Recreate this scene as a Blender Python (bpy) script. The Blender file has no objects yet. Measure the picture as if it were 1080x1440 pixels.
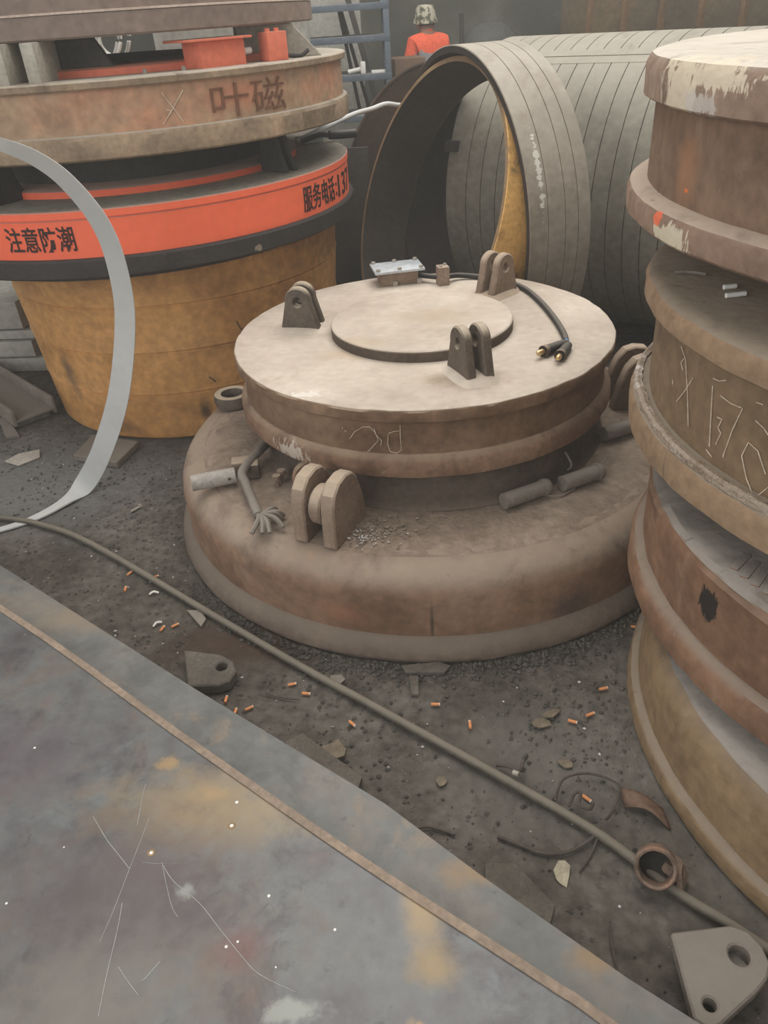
import bpy, bmesh, math, random
from mathutils import Vector, Matrix, noise as mnoise

random.seed(7)
SC = bpy.context.scene
COL = SC.collection
R_ = math.radians
PI = math.pi

# ------------------------------------------------------------------ camera
PITCH, ROLL, CAMH = R_(33.2), R_(4.0), 1.6
cam_data = bpy.data.cameras.new('camera')
cam_data.sensor_fit = 'VERTICAL'
cam_data.sensor_height = 36.0
cam_data.lens = 27.0
cam_data.clip_start = 0.05
cam = bpy.data.objects.new('camera', cam_data)
COL.objects.link(cam)
_r = Vector((1, 0, 0)); _f = Vector((0, math.cos(PITCH), -math.sin(PITCH))); _u = Vector((0, math.sin(PITCH), math.cos(PITCH)))
_x = _r * math.cos(ROLL) - _u * math.sin(ROLL)
_y = _r * math.sin(ROLL) + _u * math.cos(ROLL)
_m = Matrix((_x, _y, -_f)).transposed().to_4x4()
_m.translation = Vector((0, 0, CAMH))
cam.matrix_world = _m
SC.camera = cam

# ------------------------------------------------------------------ world, lights, exposure
world = bpy.data.worlds.new('world'); SC.world = world
world.use_nodes = True
bg = world.node_tree.nodes['Background']
bg.inputs[0].default_value = (1.0, 0.98, 0.95, 1)
bg.inputs[1].default_value = 0.50

def area(name, loc, rot, sx, sy, power, col):
    l = bpy.data.lights.new(name, 'AREA'); l.shape = 'RECTANGLE'; l.size = sx; l.size_y = sy
    l.energy = power; l.color = col
    o = bpy.data.objects.new(name, l); COL.objects.link(o); o.location = loc; o.rotation_euler = rot
    return o
# roof skylight of the hall, and an added frontal fill behind and left of camera
area('roof_skylight', (0.9, 4.4, 5.6), (R_(-6), 0, 0), 5.0, 6.0, 325, (1.0, 0.972, 0.925))
area('left_front_fill', (-4.0, -2.6, 2.8), (R_(68), 0, R_(-50)), 3.6, 3.6, 130, (0.95, 0.98, 1.0))

vs = SC.view_settings
vs.view_transform = 'Standard'; vs.look = 'None'; vs.gamma = 1.0; vs.use_curve_mapping = False
vs.exposure = 0.25

# ------------------------------------------------------------------ helpers
def lin(c):
    out = []
    for v in c[:3]:
        v = v / 255.0
        out.append(v / 12.92 if v <= 0.04045 else ((v + 0.055) / 1.055) ** 2.4)
    return (out[0], out[1], out[2], 1.0)

def M(name, cols, scale=4.0, rough=0.8, dust=None, dlo=0.35, dhi=0.9, damt=0.9, bump=0.25, bscale=45.0,
      metallic=0.0, stretch=(1, 1, 1), spots=(), lo=0.32, hi=0.68, fine=0.22, spec=0.3, mott=()):
    m = bpy.data.materials.new(name); m.use_nodes = True
    nt = m.node_tree; N = nt.nodes; L = nt.links
    b = N['Principled BSDF']
    b.inputs['Roughness'].default_value = rough
    b.inputs['Metallic'].default_value = metallic
    b.inputs['Specular IOR Level'].default_value = spec
    tc = N.new('ShaderNodeTexCoord')
    mp = N.new('ShaderNodeMapping'); mp.inputs['Scale'].default_value = stretch
    L.new(tc.outputs['Object'], mp.inputs['Vector'])
    n1 = N.new('ShaderNodeTexNoise'); n1.inputs['Scale'].default_value = scale
    n1.inputs['Detail'].default_value = 8; n1.inputs['Roughness'].default_value = 0.62
    L.new(mp.outputs[0], n1.inputs['Vector'])
    rp = N.new('ShaderNodeValToRGB'); e = rp.color_ramp.elements
    k = len(cols)
    while len(e) < k: e.new(0.5)
    for i, c in enumerate(cols):
        e[i].position = lo + (hi - lo) * (i / max(1, k - 1)); e[i].color = lin(c)
    L.new(n1.outputs['Fac'], rp.inputs['Fac'])
    col = rp.outputs['Color']
    def mixc(fac, a, bb, blend='MIX'):
        x = N.new('ShaderNodeMix'); x.data_type = 'RGBA'; x.blend_type = blend
        if isinstance(fac, float): x.inputs[0].default_value = fac
        else: L.new(fac, x.inputs[0])
        if isinstance(a, tuple): x.inputs[6].default_value = a
        else: L.new(a, x.inputs[6])
        if isinstance(bb, tuple): x.inputs[7].default_value = bb
        else: L.new(bb, x.inputs[7])
        return x.outputs[2]
    def rng(v, a, bb, c=0.0, d=1.0, smooth=True):
        x = N.new('ShaderNodeMapRange'); x.interpolation_type = 'SMOOTHSTEP' if smooth else 'LINEAR'
        L.new(v, x.inputs[0])
        for i, q in enumerate((a, bb, c, d)): x.inputs[i + 1].default_value = q
        return x.outputs[0]
    def math2(op, a, bb):
        x = N.new('ShaderNodeMath'); x.operation = op
        for i, q in enumerate((a, bb)):
            if isinstance(q, (int, float)): x.inputs[i].default_value = q
            else: L.new(q, x.inputs[i])
        return x.outputs[0]
    n2 = N.new('ShaderNodeTexNoise'); n2.inputs['Scale'].default_value = max(30.0, scale * 11)
    n2.inputs['Detail'].default_value = 5
    L.new(tc.outputs['Object'], n2.inputs['Vector'])
    if fine > 0:
        g = rng(n2.outputs['Fac'], 0.25, 0.75, 1 - fine, 1 + fine, False)
        cb = N.new('ShaderNodeCombineColor')
        for i in range(3): L.new(g, cb.inputs[i])
        col = mixc(1.0, col, cb.outputs[0], 'MULTIPLY')
    n3 = N.new('ShaderNodeTexNoise'); n3.inputs['Scale'].default_value = 14; n3.inputs['Detail'].default_value = 7
    n3.inputs['Roughness'].default_value = 0.7
    L.new(tc.outputs['Object'], n3.inputs['Vector'])
    if dust:
        ge = N.new('ShaderNodeNewGeometry')
        sp = N.new('ShaderNodeSeparateXYZ'); L.new(ge.outputs['Normal'], sp.inputs[0])
        f = rng(sp.outputs['Z'], dlo, dhi)
        f = math2('MULTIPLY', f, rng(n1.outputs['Fac'], 0.2, 0.55, damt * 0.72, damt))
        dn = rng(n3.outputs['Fac'], 0.3, 0.7, 0.90, 1.06, False)
        cb = N.new('ShaderNodeCombineColor')
        for i in range(3): L.new(dn, cb.inputs[i])
        dcol = mixc(1.0, lin(dust), cb.outputs[0], 'MULTIPLY')
        col = mixc(f, col, dcol)
    for (mc, ms, mst, mlo, mhi, mamt) in mott:      # broken second coat: grime, rust bloom, flaking
        mpm = N.new('ShaderNodeMapping'); mpm.inputs['Scale'].default_value = mst
        mpm.inputs['Location'].default_value = (ms * 1.7, ms * 0.9, mlo * 31)
        L.new(tc.outputs['Object'], mpm.inputs['Vector'])
        nm = N.new('ShaderNodeTexNoise'); nm.inputs['Scale'].default_value = ms; nm.inputs['Detail'].default_value = 9
        nm.inputs['Roughness'].default_value = 0.68; nm.inputs['Distortion'].default_value = 0.4
        L.new(mpm.outputs[0], nm.inputs['Vector'])
        col = mixc(rng(nm.outputs['Fac'], mlo, mhi, 0.0, mamt), col, lin(mc))
    n5 = None
    for sp_ in spots:       # stains and chips with a place and outline of their own
        c, r, cc, thr, amt = sp_[:5]; hard = len(sp_) > 5
        if hard and n5 is None:
            mp5 = N.new('ShaderNodeMapping'); mp5.inputs['Scale'].default_value = (1, 1, 0.3)
            L.new(tc.outputs['Object'], mp5.inputs['Vector'])
            n5 = N.new('ShaderNodeTexNoise'); n5.inputs['Scale'].default_value = 55; n5.inputs['Detail'].default_value = 6
            n5.inputs['Roughness'].default_value = 0.7
            L.new(mp5.outputs[0], n5.inputs['Vector'])
        vm = N.new('ShaderNodeVectorMath'); vm.operation = 'SUBTRACT'
        L.new(tc.outputs['Object'], vm.inputs[0]); vm.inputs[1].default_value = c
        vd = N.new('ShaderNodeVectorMath'); vd.operation = 'DIVIDE'
        L.new(vm.outputs[0], vd.inputs[0]); vd.inputs[1].default_value = r
        vl = N.new('ShaderNodeVectorMath'); vl.operation = 'LENGTH'; L.new(vd.outputs[0], vl.inputs[0])
        s = math2('ADD', vl.outputs['Value'], math2('MULTIPLY', math2('SUBTRACT', (n5 if hard else n3).outputs['Fac'], 0.5), thr * (2.2 if hard else 1.2)))
        f = rng(s, 0.80, 0.95, amt, 0.0) if hard else rng(s, 0.15, 1.15, amt, 0.0)
        col = mixc(f, col, lin(cc))
    L.new(col, b.inputs['Base Color'])
    if bump > 0:
        n4 = N.new('ShaderNodeTexNoise'); n4.inputs['Scale'].default_value = bscale; n4.inputs['Detail'].default_value = 6
        L.new(tc.outputs['Object'], n4.inputs['Vector'])
        bp = N.new('ShaderNodeBump'); bp.inputs['Strength'].default_value = bump; bp.inputs['Distance'].default_value = 0.01
        L.new(n4.outputs['Fac'], bp.inputs['Height']); L.new(bp.outputs[0], b.inputs['Normal'])
    rr = rng(n1.outputs['Fac'], 0.3, 0.7, max(0.05, rough - 0.1), min(1, rough + 0.1), False)
    L.new(rr, b.inputs['Roughness'])
    return m

def link(name, me, mat, parent=None, loc=None, rot=None):
    o = bpy.data.objects.new(name, me); COL.objects.link(o)
    if mat is not None: me.materials.append(mat)
    if parent is not None: o.parent = parent
    if loc is not None: o.location = loc
    if rot is not None: o.rotation_euler = rot
    return o

def mesh(name, V, F, smooth=40):
    me = bpy.data.meshes.new(name); me.from_pydata([tuple(v) for v in V], [], [tuple(f) for f in F])
    bm = bmesh.new(); bm.from_mesh(me)
    bmesh.ops.recalc_face_normals(bm, faces=bm.faces); bm.to_mesh(me); bm.free()
    return finish(me, smooth)

def finish(me, smooth=40):
    if smooth:
        for p in me.polygons: p.use_smooth = True
        me.set_sharp_from_angle(angle=R_(smooth))
    return me

def tag(o, label, cat, group=None, kind=None):
    o['label'] = label; o['category'] = cat
    if group: o['group'] = group
    if kind: o['kind'] = kind
    return o

def thing(name, label, cat, loc=(0, 0, 0), rot=(0, 0, 0), group=None):
    o = bpy.data.objects.new(name, None); COL.objects.link(o)
    o.empty_display_size = 0.05; o.location = loc; o.rotation_euler = rot
    return tag(o, label, cat, group)

def lathe(name, prof, mat, parent=None, n=144, jit=0.0, seed=0.0, loc=None, rot=None, smooth=35, sub=1):
    """prof: closed or open list of (r,z); r==0 ends make caps"""
    V, F = [], []
    idx = []
    for (r, z) in prof:
        if r <= 1e-6:
            idx.append([len(V)]); V.append((0, 0, z)); continue
        row = []
        for i in range(n):
            a = 2 * PI * i / n
            rr = r
            if jit:
                rr += jit * mnoise.noise(Vector((math.cos(a) * 9 + seed, math.sin(a) * 9, z * 25))) \
                    + jit * 0.7 * mnoise.noise(Vector((math.cos(a) * 40 + seed, math.sin(a) * 40, z * 60)))
            zz = z
            row.append(len(V)); V.append((rr * math.cos(a), rr * math.sin(a), zz))
        idx.append(row)
    for A, B in zip(idx[:-1], idx[1:]):
        if len(A) == 1 and len(B) == 1: continue
        if len(A) == 1:
            for i in range(n): F.append((A[0], B[(i + 1) % n], B[i]))
        elif len(B) == 1:
            for i in range(n): F.append((A[i], A[(i + 1) % n], B[0]))
        else:
            for i in range(n): F.append((A[i], A[(i + 1) % n], B[(i + 1) % n], B[i]))
    return link(name, mesh(name, V, F, smooth), mat, parent, loc, rot)

def box(name, size, mat, parent=None, loc=None, rot=None, bev=0.004, off=(0, 0, 0)):
    bm = bmesh.new(); bmesh.ops.create_cube(bm, size=1)
    for v in bm.verts: v.co = Vector((v.co.x * size[0] + off[0], v.co.y * size[1] + off[1], v.co.z * size[2] + off[2]))
    if bev: bmesh.ops.bevel(bm, geom=list(bm.edges), offset=bev, segments=2, affect='EDGES', profile=0.6)
    me = bpy.data.meshes.new(name); bm.to_mesh(me); bm.free()
    return link(name, finish(me, 50), mat, parent, loc, rot)

def prism(name, outline, th, mat, parent=None, loc=None, rot=None, holes=(), axis='y', bev=0.004, jitter=0.0):
    """outline and holes are 2D loops; extruded by th about the middle. axis y: outline in XZ; axis z: outline in XY"""
    bm = bmesh.new(); edges = []
    for loop in [outline] + list(holes):
        vs_ = [bm.verts.new((p[0], 0, p[1]) if axis == 'y' else (p[0], p[1], 0)) for p in loop]
        for i in range(len(vs_)): edges.append(bm.edges.new((vs_[i], vs_[(i + 1) % len(vs_)])))
    bmesh.ops.triangle_fill(bm, use_beauty=True, use_dissolve=False, edges=edges)
    bmesh.ops.recalc_face_normals(bm, faces=bm.faces)
    d = Vector((0, th / 2, 0)) if axis == 'y' else Vector((0, 0, th / 2))
    for v in bm.verts: v.co -= d
    r = bmesh.ops.extrude_face_region(bm, geom=list(bm.faces))
    for g in r['geom']:
        if isinstance(g, bmesh.types.BMVert): g.co += d * 2
    bmesh.ops.recalc_face_normals(bm, faces=bm.faces)
    if bev:
        es = [e for e in bm.edges if len(e.link_faces) == 2 and e.calc_face_angle(0) > R_(50)]
        bmesh.ops.bevel(bm, geom=es, offset=bev, segments=1, affect='EDGES', profile=0.6)
    me = bpy.data.meshes.new(name); bm.to_mesh(me); bm.free()
    return link(name, finish(me, 28), mat, parent, loc, rot)

def smooth_path(P, k=6):
    P = [Vector(p) for p in P]; out = []
    for i in range(len(P) - 1):
        p0 = P[max(0, i - 1)]; p1 = P[i]; p2 = P[i + 1]; p3 = P[min(len(P) - 1, i + 2)]
        for j in range(k):
            t = j / k
            out.append(0.5 * ((2 * p1) + (p2 - p0) * t + (2 * p0 - 5 * p1 + 4 * p2 - p3) * t * t + (3 * p1 - p0 - 3 * p2 + p3) * t ** 3))
    out.append(P[-1]); return out

def tube_mesh(name, P, r, n=10, k=6, rad=None, closed_ends=True):
    Q = smooth_path(P, k) if k > 1 else [Vector(p) for p in P]
    V, F = [], []
    up = Vector((0, 0, 1))
    t0 = (Q[1] - Q[0]).normalized()
    s = t0.cross(up)
    if s.length < 1e-3: s = t0.cross(Vector((1, 0, 0)))
    s.normalize()
    for i, q in enumerate(Q):
        t = (Q[min(i + 1, len(Q) - 1)] - Q[max(i - 1, 0)]).normalized()
        s = (s - t * s.dot(t)).normalized(); w = t.cross(s)
        rr = r if rad is None else r * rad(i / (len(Q) - 1))
        for j in range(n):
            a = 2 * PI * j / n
            V.append(q + s * (rr * math.cos(a)) + w * (rr * math.sin(a)))
    for i in range(len(Q) - 1):
        for j in range(n):
            F.append((i * n + j, i * n + (j + 1) % n, (i + 1) * n + (j + 1) % n, (i + 1) * n + j))
    F.append(tuple(range(n))); F.append(tuple((len(Q) - 1) * n + j for j in range(n)))
    return mesh(name, V, F, 50)

def tube(name, P, r, mat, parent=None, n=10, k=6, loc=None, rot=None, rad=None):
    return link(name, tube_mesh(name, P, r, n, k, rad), mat, parent, loc, rot)

def ribbon(name, P, W, th, mat, parent=None, k=8, loc=None):
    """P centre points, W width vectors; thick strip"""
    Q = smooth_path(P, k); X = smooth_path(W, k)
    V, F = [], []
    for i, (q, w) in enumerate(zip(Q, X)):
        t = (Q[min(i + 1, len(Q) - 1)] - Q[max(i - 1, 0)]).normalized()
        nrm = t.cross(w).normalized() * (th / 2)
        for a, c in ((-1, -1), (1, -1), (1, 1), (-1, 1)): V.append(q + w * (0.5 * a) + nrm * c)
    for i in range(len(Q) - 1):
        for j in range(4): F.append((4 * i + j, 4 * i + (j + 1) % 4, 4 * i + 4 + (j + 1) % 4, 4 * i + 4 + j))
    F.append((0, 1, 2, 3)); e = 4 * (len(Q) - 1); F.append((e, e + 1, e + 2, e + 3))
    return link(name, mesh(name, V, F, 40), mat, parent, loc)

def chalk(name, strokes, R, mat, parent, w=0.0022, out=0.0012):
    """strokes on a cylinder: lists of (theta_deg, z) as thin ribbons of chalk"""
    V, F = [], []
    for st in strokes:
        P = []
        for (a, z), (a2, z2) in zip(st[:-1], st[1:]):
            for j in range(6): t = j / 6; P.append((a + (a2 - a) * t, z + (z2 - z) * t))
        P.append(st[-1])
        base = len(V)
        for i, (a, z) in enumerate(P):
            a1, z1 = P[max(0, i - 1)]; a2, z2 = P[min(len(P) - 1, i + 1)]
            dx = R_(a2 - a1) * R; dz = z2 - z1; l = math.hypot(dx, dz) or 1
            nx, nz = -dz / l, dx / l
            ww = w * random.uniform(0.6, 1.2)
            for s in (-1, 1):
                for o in (0, out):
                    aa = R_(a) + s * ww / 2 * nx / R
                    V.append(((R + o) * math.cos(aa), (R + o) * math.sin(aa), z + s * ww / 2 * nz))
        for i in range(len(P) - 1):
            q = base + 4 * i
            F += [(q + 1, q + 3, q + 7, q + 5), (q, q + 1, q + 5, q + 4), (q + 2, q + 3, q + 7, q + 6)]
    return link(name, mesh(name, V, F, 0), mat, parent)

def text_on_cyl(name, body, R, a0, a1, z0, z1, mat, parent, th=0.0015, shear=0.0):
    c = bpy.data.curves.new('lettering', 'FONT'); c.body = body; c.size = 1.0; c.offset = 0.012 if th < 0.004 else -0.006; c.resolution_u = 3
    o = bpy.data.objects.new('lettering', c); COL.objects.link(o)
    bpy.context.view_layer.update()
    dg = bpy.context.evaluated_depsgraph_get()
    me0 = o.evaluated_get(dg).to_mesh()
    V0 = [v.co.copy() for v in me0.vertices]; F0 = [tuple(p.vertices) for p in me0.polygons]
    o.evaluated_get(dg).to_mesh_clear()
    bpy.data.objects.remove(o); bpy.data.curves.remove(c)
    x0 = min(v.x for v in V0); x1 = max(v.x for v in V0); y0 = min(v.y for v in V0); y1 = max(v.y for v in V0)
    V = []
    for lay in (0, th):
        for v in V0:
            t = (v.x - x0) / (x1 - x0); u = (v.y - y0) / (y1 - y0)
            a = R_(a0 + (a1 - a0) * t); z = z0 + (z1 - z0) * u
            V.append(((R + lay) * math.cos(a), (R + lay) * math.sin(a), z))
    n = len(V0); F = [tuple(i + n for i in f) for f in F0]
    cnt = {}
    for f in F0:
        for i in range(len(f)):
            e = (f[i], f[(i + 1) % len(f)]); cnt.setdefault(tuple(sorted(e)), []).append(e)
    for k_, e in cnt.items():
        if len(e) == 1: a, b = e[0]; F.append((a, b, b + n, a + n))
    return link(name, mesh(name, V, F, 0), mat, parent)

def lug_outline(wb, rt, h, n=12):
    """wide foot, straight flanks, round head"""
    pts = [(-wb / 2, 0), (wb / 2, 0)]
    cz = h - rt
    for i in range(n + 1):
        a = R_(-8) + (PI + R_(16)) * i / n
        pts.append((rt * math.cos(a), cz + rt * math.sin(a)))
    return pts
def circle2(cx, cz, r, n=18): return [(cx + r * math.cos(2 * PI * i / n), cz + r * math.sin(2 * PI * i / n)) for i in range(n)]

LOWLUG = [(-.115, 0), (.085, 0), (.080, .13), (.066, .170), (.035, .198), (-.01, .205), (-.045, .196), (-.072, .165), (-.095, .10)]
def lug_pair(parent, ang, rad, z, wb, rt, h, th, gap, hole, mat, yawoff=0.0, outline=None):
    a = R_(ang)
    for s in (-1, 1):
        off = s * (gap + th) / 2
        ox = rad * math.cos(a) - off * math.sin(a); oy = rad * math.sin(a) + off * math.cos(a)
        prism('lug', outline or lug_outline(wb, rt, h), th, mat, parent, (ox, oy, z), (0, 0, a + R_(yawoff)),
              holes=[circle2(0, h - rt * 1.05, hole)] if hole else [], bev=0.005)

def bolt_mesh(r, h):
    bm = bmesh.new()
    bmesh.ops.create_cone(bm, cap_ends=True, segments=6, radius1=r, radius2=r, depth=h)
    bmesh.ops.translate(bm, verts=bm.verts, vec=(0, 0, h / 2))
    me = bpy.data.meshes.new('bolt'); bm.to_mesh(me); bm.free()
    return finish(me, 30)

# ------------------------------------------------------------------ materials
m_floor = M('dirt_floor', [(62, 57, 52), (86, 80, 73), (100, 94, 87), (124, 119, 112)], scale=2.6, rough=0.95, bump=1.0, bscale=38, fine=0.38, spec=0.1, lo=0.28, hi=0.74,
            spots=[((-1.5, 2.9, 0), (0.75, 0.55, 0.3), (128, 128, 126), 0.9, 0.75), ((-0.45, 1.78, 0), (0.35, 0.16, 0.3), (74, 58, 48), 0.7, 0.8),
                   ((0.35, 1.25, 0), (0.34, 0.3, 0.3), (112, 108, 102), 1.0, 0.55), ((0.75, 1.0, 0), (0.2, 0.3, 0.3), (118, 114, 106), 0.8, 0.6)], mott=[((64, 58, 52), 4, (1, 1, 1), .50, .70, .6), ((126, 120, 112), 9, (1, 1, 1), .58, .76, .5), ((54, 50, 46), 30, (1, 1, 1), .57, .70, .6), ((150, 144, 136), 70, (1, 1, 1), .66, .74, .5)])
m_grit = M('grit', [(70, 66, 60), (100, 95, 88)], scale=20, rough=0.95, bump=0, spec=0.1)
m_pale = M('pale_grit', [(150, 146, 140), (205, 202, 196)], scale=20, rough=0.9, bump=0, spec=0.1)
m_wall = M('hall_wall', [(62, 62, 54), (86, 86, 77), (128, 127, 117)], scale=0.7, rough=0.95, bump=0.1, bscale=8, fine=0.06, spec=0.1)
m_panel = M('pale_sheet', [(150, 147, 138), (172, 169, 160)], scale=1.5, rough=0.8, bump=0.05)
m_disc_top = M('dusty_top', [(172, 159, 144), (190, 177, 162), (202, 190, 175)], scale=3.2, rough=0.9, bump=0.25, bscale=35, fine=0.08, spec=0.15,
               spots=[((0.1, -0.47, 0.23), (0.16, 0.09, 0.1), (142, 118, 94), 1.1, 0.7), ((0.05, 0.02, 0.27), (0.2, 0.12, 0.1), (170, 150, 128), 1.3, 0.5),
                      ((-0.38, -0.50, 0.23), (0.045, 0.022, 0.05), (224, 218, 208), 1.8, 0.6, 1), ((-0.25, -0.2, 0.23), (0.14, 0.07, 0.1), (184, 158, 130), 1.4, 0.45)], mott=[((150, 130, 110), 5, (1, 1, 1), .55, .78, .5), ((120, 104, 90), 34, (1, 1, 1), .66, .76, .5), ((216, 206, 192), 9, (1, 1, 1), .55, .75, .4)])
m_brown = M('brown_steel', [(96, 72, 54), (122, 96, 74), (138, 112, 88)], scale=3.0, rough=0.75, dust=(182, 164, 140), dlo=0.25, dhi=0.8, bump=0.3, bscale=50,
            stretch=(1, 1, 1.6), mott=[((74, 58, 46), 4, (1, 1, 1.2), .50, .72, .6), ((150, 106, 78), 7, (1, 1, .8), .58, .75, .5), ((176, 152, 124), 36, (1, 1, .6), .66, .76, .5)])
m_brown_red = M('rusty_flange', [(112, 84, 66), (138, 108, 86), (148, 120, 100)], scale=4.0, rough=0.75, dust=(178, 156, 132), dlo=0.3, dhi=0.85, bump=0.4, bscale=45,
                spots=[((-0.45, -0.47, 0.03), (0.10, 0.06, 0.03), (208, 198, 184), 2.2, 0.6, 1)], mott=[((82, 64, 52), 6, (1, 1, 1), .50, .70, .6), ((200, 184, 164), 34, (1, 1, .7), .66, .75, .6)])
m_low_top = M('soil_dusted_steel', [(118, 102, 88), (138, 122, 107), (154, 138, 122)], scale=2.8, rough=0.95, bump=0.6, bscale=60, spec=0.15, mott=[((104, 90, 78), 6, (1, 1, 1), .52, .72, .6), ((176, 160, 142), 12, (1, 1, 1), .60, .76, .45), ((92, 80, 70), 40, (1, 1, 1), .62, .74, .5)])
m_low_side = M('low_side_steel', [(112, 86, 68), (138, 108, 86), (148, 122, 102)], scale=2.6, rough=0.72, dust=(150, 134, 117), dlo=0.1, dhi=0.75, bump=0.25, bscale=40,
               spots=[((-0.085, -0.94, 0.12), (0.008, 0.05, 0.10), (60, 52, 46), 0.5, 0.8), ((0.33, -0.88, 0.1), (0.10, 0.2, 0.09), (84, 74, 68), 0.9, 0.7),
                      ((-0.35, -0.87, 0.13), (0.1, 0.1, 0.05), (158, 112, 86), 1.2, 0.6)], mott=[((84, 72, 64), 4, (1, 1, 1.3), .50, .72, .6), ((170, 128, 98), 7, (1, 1, .8), .57, .75, .5), ((92, 78, 66), 26, (1, 1, .25), .60, .74, .5), ((186, 166, 142), 40, (1, 1, 1), .68, .77, .6)])
m_low_flange = M('low_flange_steel', [(102, 88, 76), (124, 108, 94)], scale=3, rough=0.85, dust=(128, 115, 101), dlo=0.2, dhi=0.8, bump=0.4, bscale=40)
m_lug_dust = M('dusty_lug', [(120, 100, 84), (150, 130, 112)], scale=9, rough=0.85, dust=(176, 158, 138), dlo=0.0, dhi=0.7, bump=0.3)
m_lug_dark = M('dark_lug', [(74, 66, 58), (112, 98, 84)], scale=10, rough=0.6, dust=(186, 170, 148), dlo=0.3, dhi=0.9, bump=0.3)
m_hub = M('dark_hub', [(70, 60, 52), (98, 84, 72)], scale=5, rough=0.85, dust=(150, 134, 116))
m_lid = M('bare_metal_lid', [(176, 182, 186), (200, 204, 206)], scale=3, rough=0.45, metallic=0.3, bump=0.1)
m_zinc = M('zinc_bolt', [(150, 142, 130), (185, 178, 166)], scale=30, rough=0.5, metallic=0.4, bump=0)
m_black_rubber = M('black_rubber', [(30, 30, 32), (52, 50, 50)], scale=12, rough=0.6, dust=(120, 112, 102), dlo=0.4, dhi=1.0, damt=0.7, bump=0.1)
m_brass = M('brass_tip', [(190, 160, 110), (215, 190, 150)], scale=20, rough=0.4, metallic=0.7, bump=0)
m_blue_tape = M('blue_wire', [(90, 130, 165), (120, 160, 190)], scale=20, rough=0.5, bump=0)
m_chalk = M('chalk', [(196, 176, 150), (222, 206, 184)], scale=40, rough=0.95, bump=0, fine=0.3)
m_white_chalk = M('white_chalk', [(225, 222, 214), (240, 238, 232)], scale=20, rough=0.95, bump=0, fine=0.05)

STEEL_MOTT = [((78, 62, 50), 3.5, (1, 1, 1.6), .52, .72, .6), ((172, 146, 122), 6, (1, 1, .5), .58, .75, .45), ((84, 66, 54), 22, (1, 1, .35), .60, .72, .5), ((196, 176, 152), 38, (1, 1, 1), .68, .76, .6)]
def stack_steel(name, cols, dust, spots=(), **kw):
    return M(name, cols, scale=kw.get('scale', 2.4), rough=0.72, dust=dust, dlo=kw.get('dlo', 0.3), dhi=0.9, damt=kw.get('damt', 0.9), bump=0.35, bscale=38, spots=spots, mott=kw.get('mott', STEEL_MOTT))
def on_cyl(R, a, z): return (R * math.cos(R_(a)), R * math.sin(R_(a)), z)
CREAM = (214, 200, 176)
m_d1_top = stack_steel('pale_dusty_steel', [(128, 104, 88), (146, 122, 104), (158, 136, 118)], (204, 196, 182),
    spots=[(on_cyl(.97, -177.5, .28), (.12, .085, .075), CREAM, 1.8, 0.9, 1), (on_cyl(.97, -170, .315), (.14, .11, .028), CREAM, 1.5, 0.9, 1),
           (on_cyl(.97, -172, .265), (.1, .06, .022), (196, 188, 178), 1.6, 0.75, 1), (on_cyl(.97, 178, .27), (.05, .03, .05), (92, 72, 60), 1.0, 0.6)])
m_d1_side = stack_steel('d1_side', [(98, 78, 64), (122, 98, 80), (138, 112, 92)], (178, 160, 142),
    spots=[(on_cyl(.945, -176, .14), (.07, .06, .09), (172, 126, 92), 0.8, 0.6), (on_cyl(.945, -175.5, .1), (.02, .014, .006), (222, 120, 62), 0.6, 0.9, 1)])
m_d1_fl = stack_steel('d1_flange', [(122, 98, 82), (146, 120, 102)], (178, 160, 142),
    spots=[(on_cyl(.98, -172.5, .02), (.09, .085, .026), (206, 194, 170), 1.5, 0.9, 1), (on_cyl(.98, -176.5, .045), (.03, .022, .014), (226, 112, 78), 0.8, 0.95, 1)])
m_d2_top = stack_steel('d2_top', [(128, 104, 82), (150, 124, 98), (160, 132, 104)], (142, 130, 114))
m_d2_side = stack_steel('d2_side', [(112, 92, 70), (132, 110, 84), (142, 118, 92)], (150, 134, 116))
m_d3_top = stack_steel('d3_top', [(112, 88, 70), (136, 108, 86)], (148, 142, 134), dlo=0.4)
m_d3_side = stack_steel('d3_side', [(98, 74, 58), (130, 98, 76), (150, 116, 90)], (140, 126, 112),
    spots=[(on_cyl(.80, -165.7, .195), (.04, .04, .042), (40, 38, 36), 1.0, 0.95, 1), (on_cyl(.80, -166.6, .2), (.006, .006, .022), (222, 216, 206), 0.4, 0.9, 1)])
m_d4_top = stack_steel('d4_top', [(124, 100, 76), (148, 120, 90)], (158, 152, 145), dlo=0.45)
m_d4_side = stack_steel('d4_side', [(106, 87, 66), (134, 111, 83), (148, 123, 92)], (140, 126, 110))
m_weld = M('weld_bead', [(138, 118, 98), (160, 144, 126), (168, 152, 136), (226, 218, 208)], scale=16, rough=0.45, bump=0.9, bscale=90)  # palest ramp tone paints in the bead's highlight patches

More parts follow.
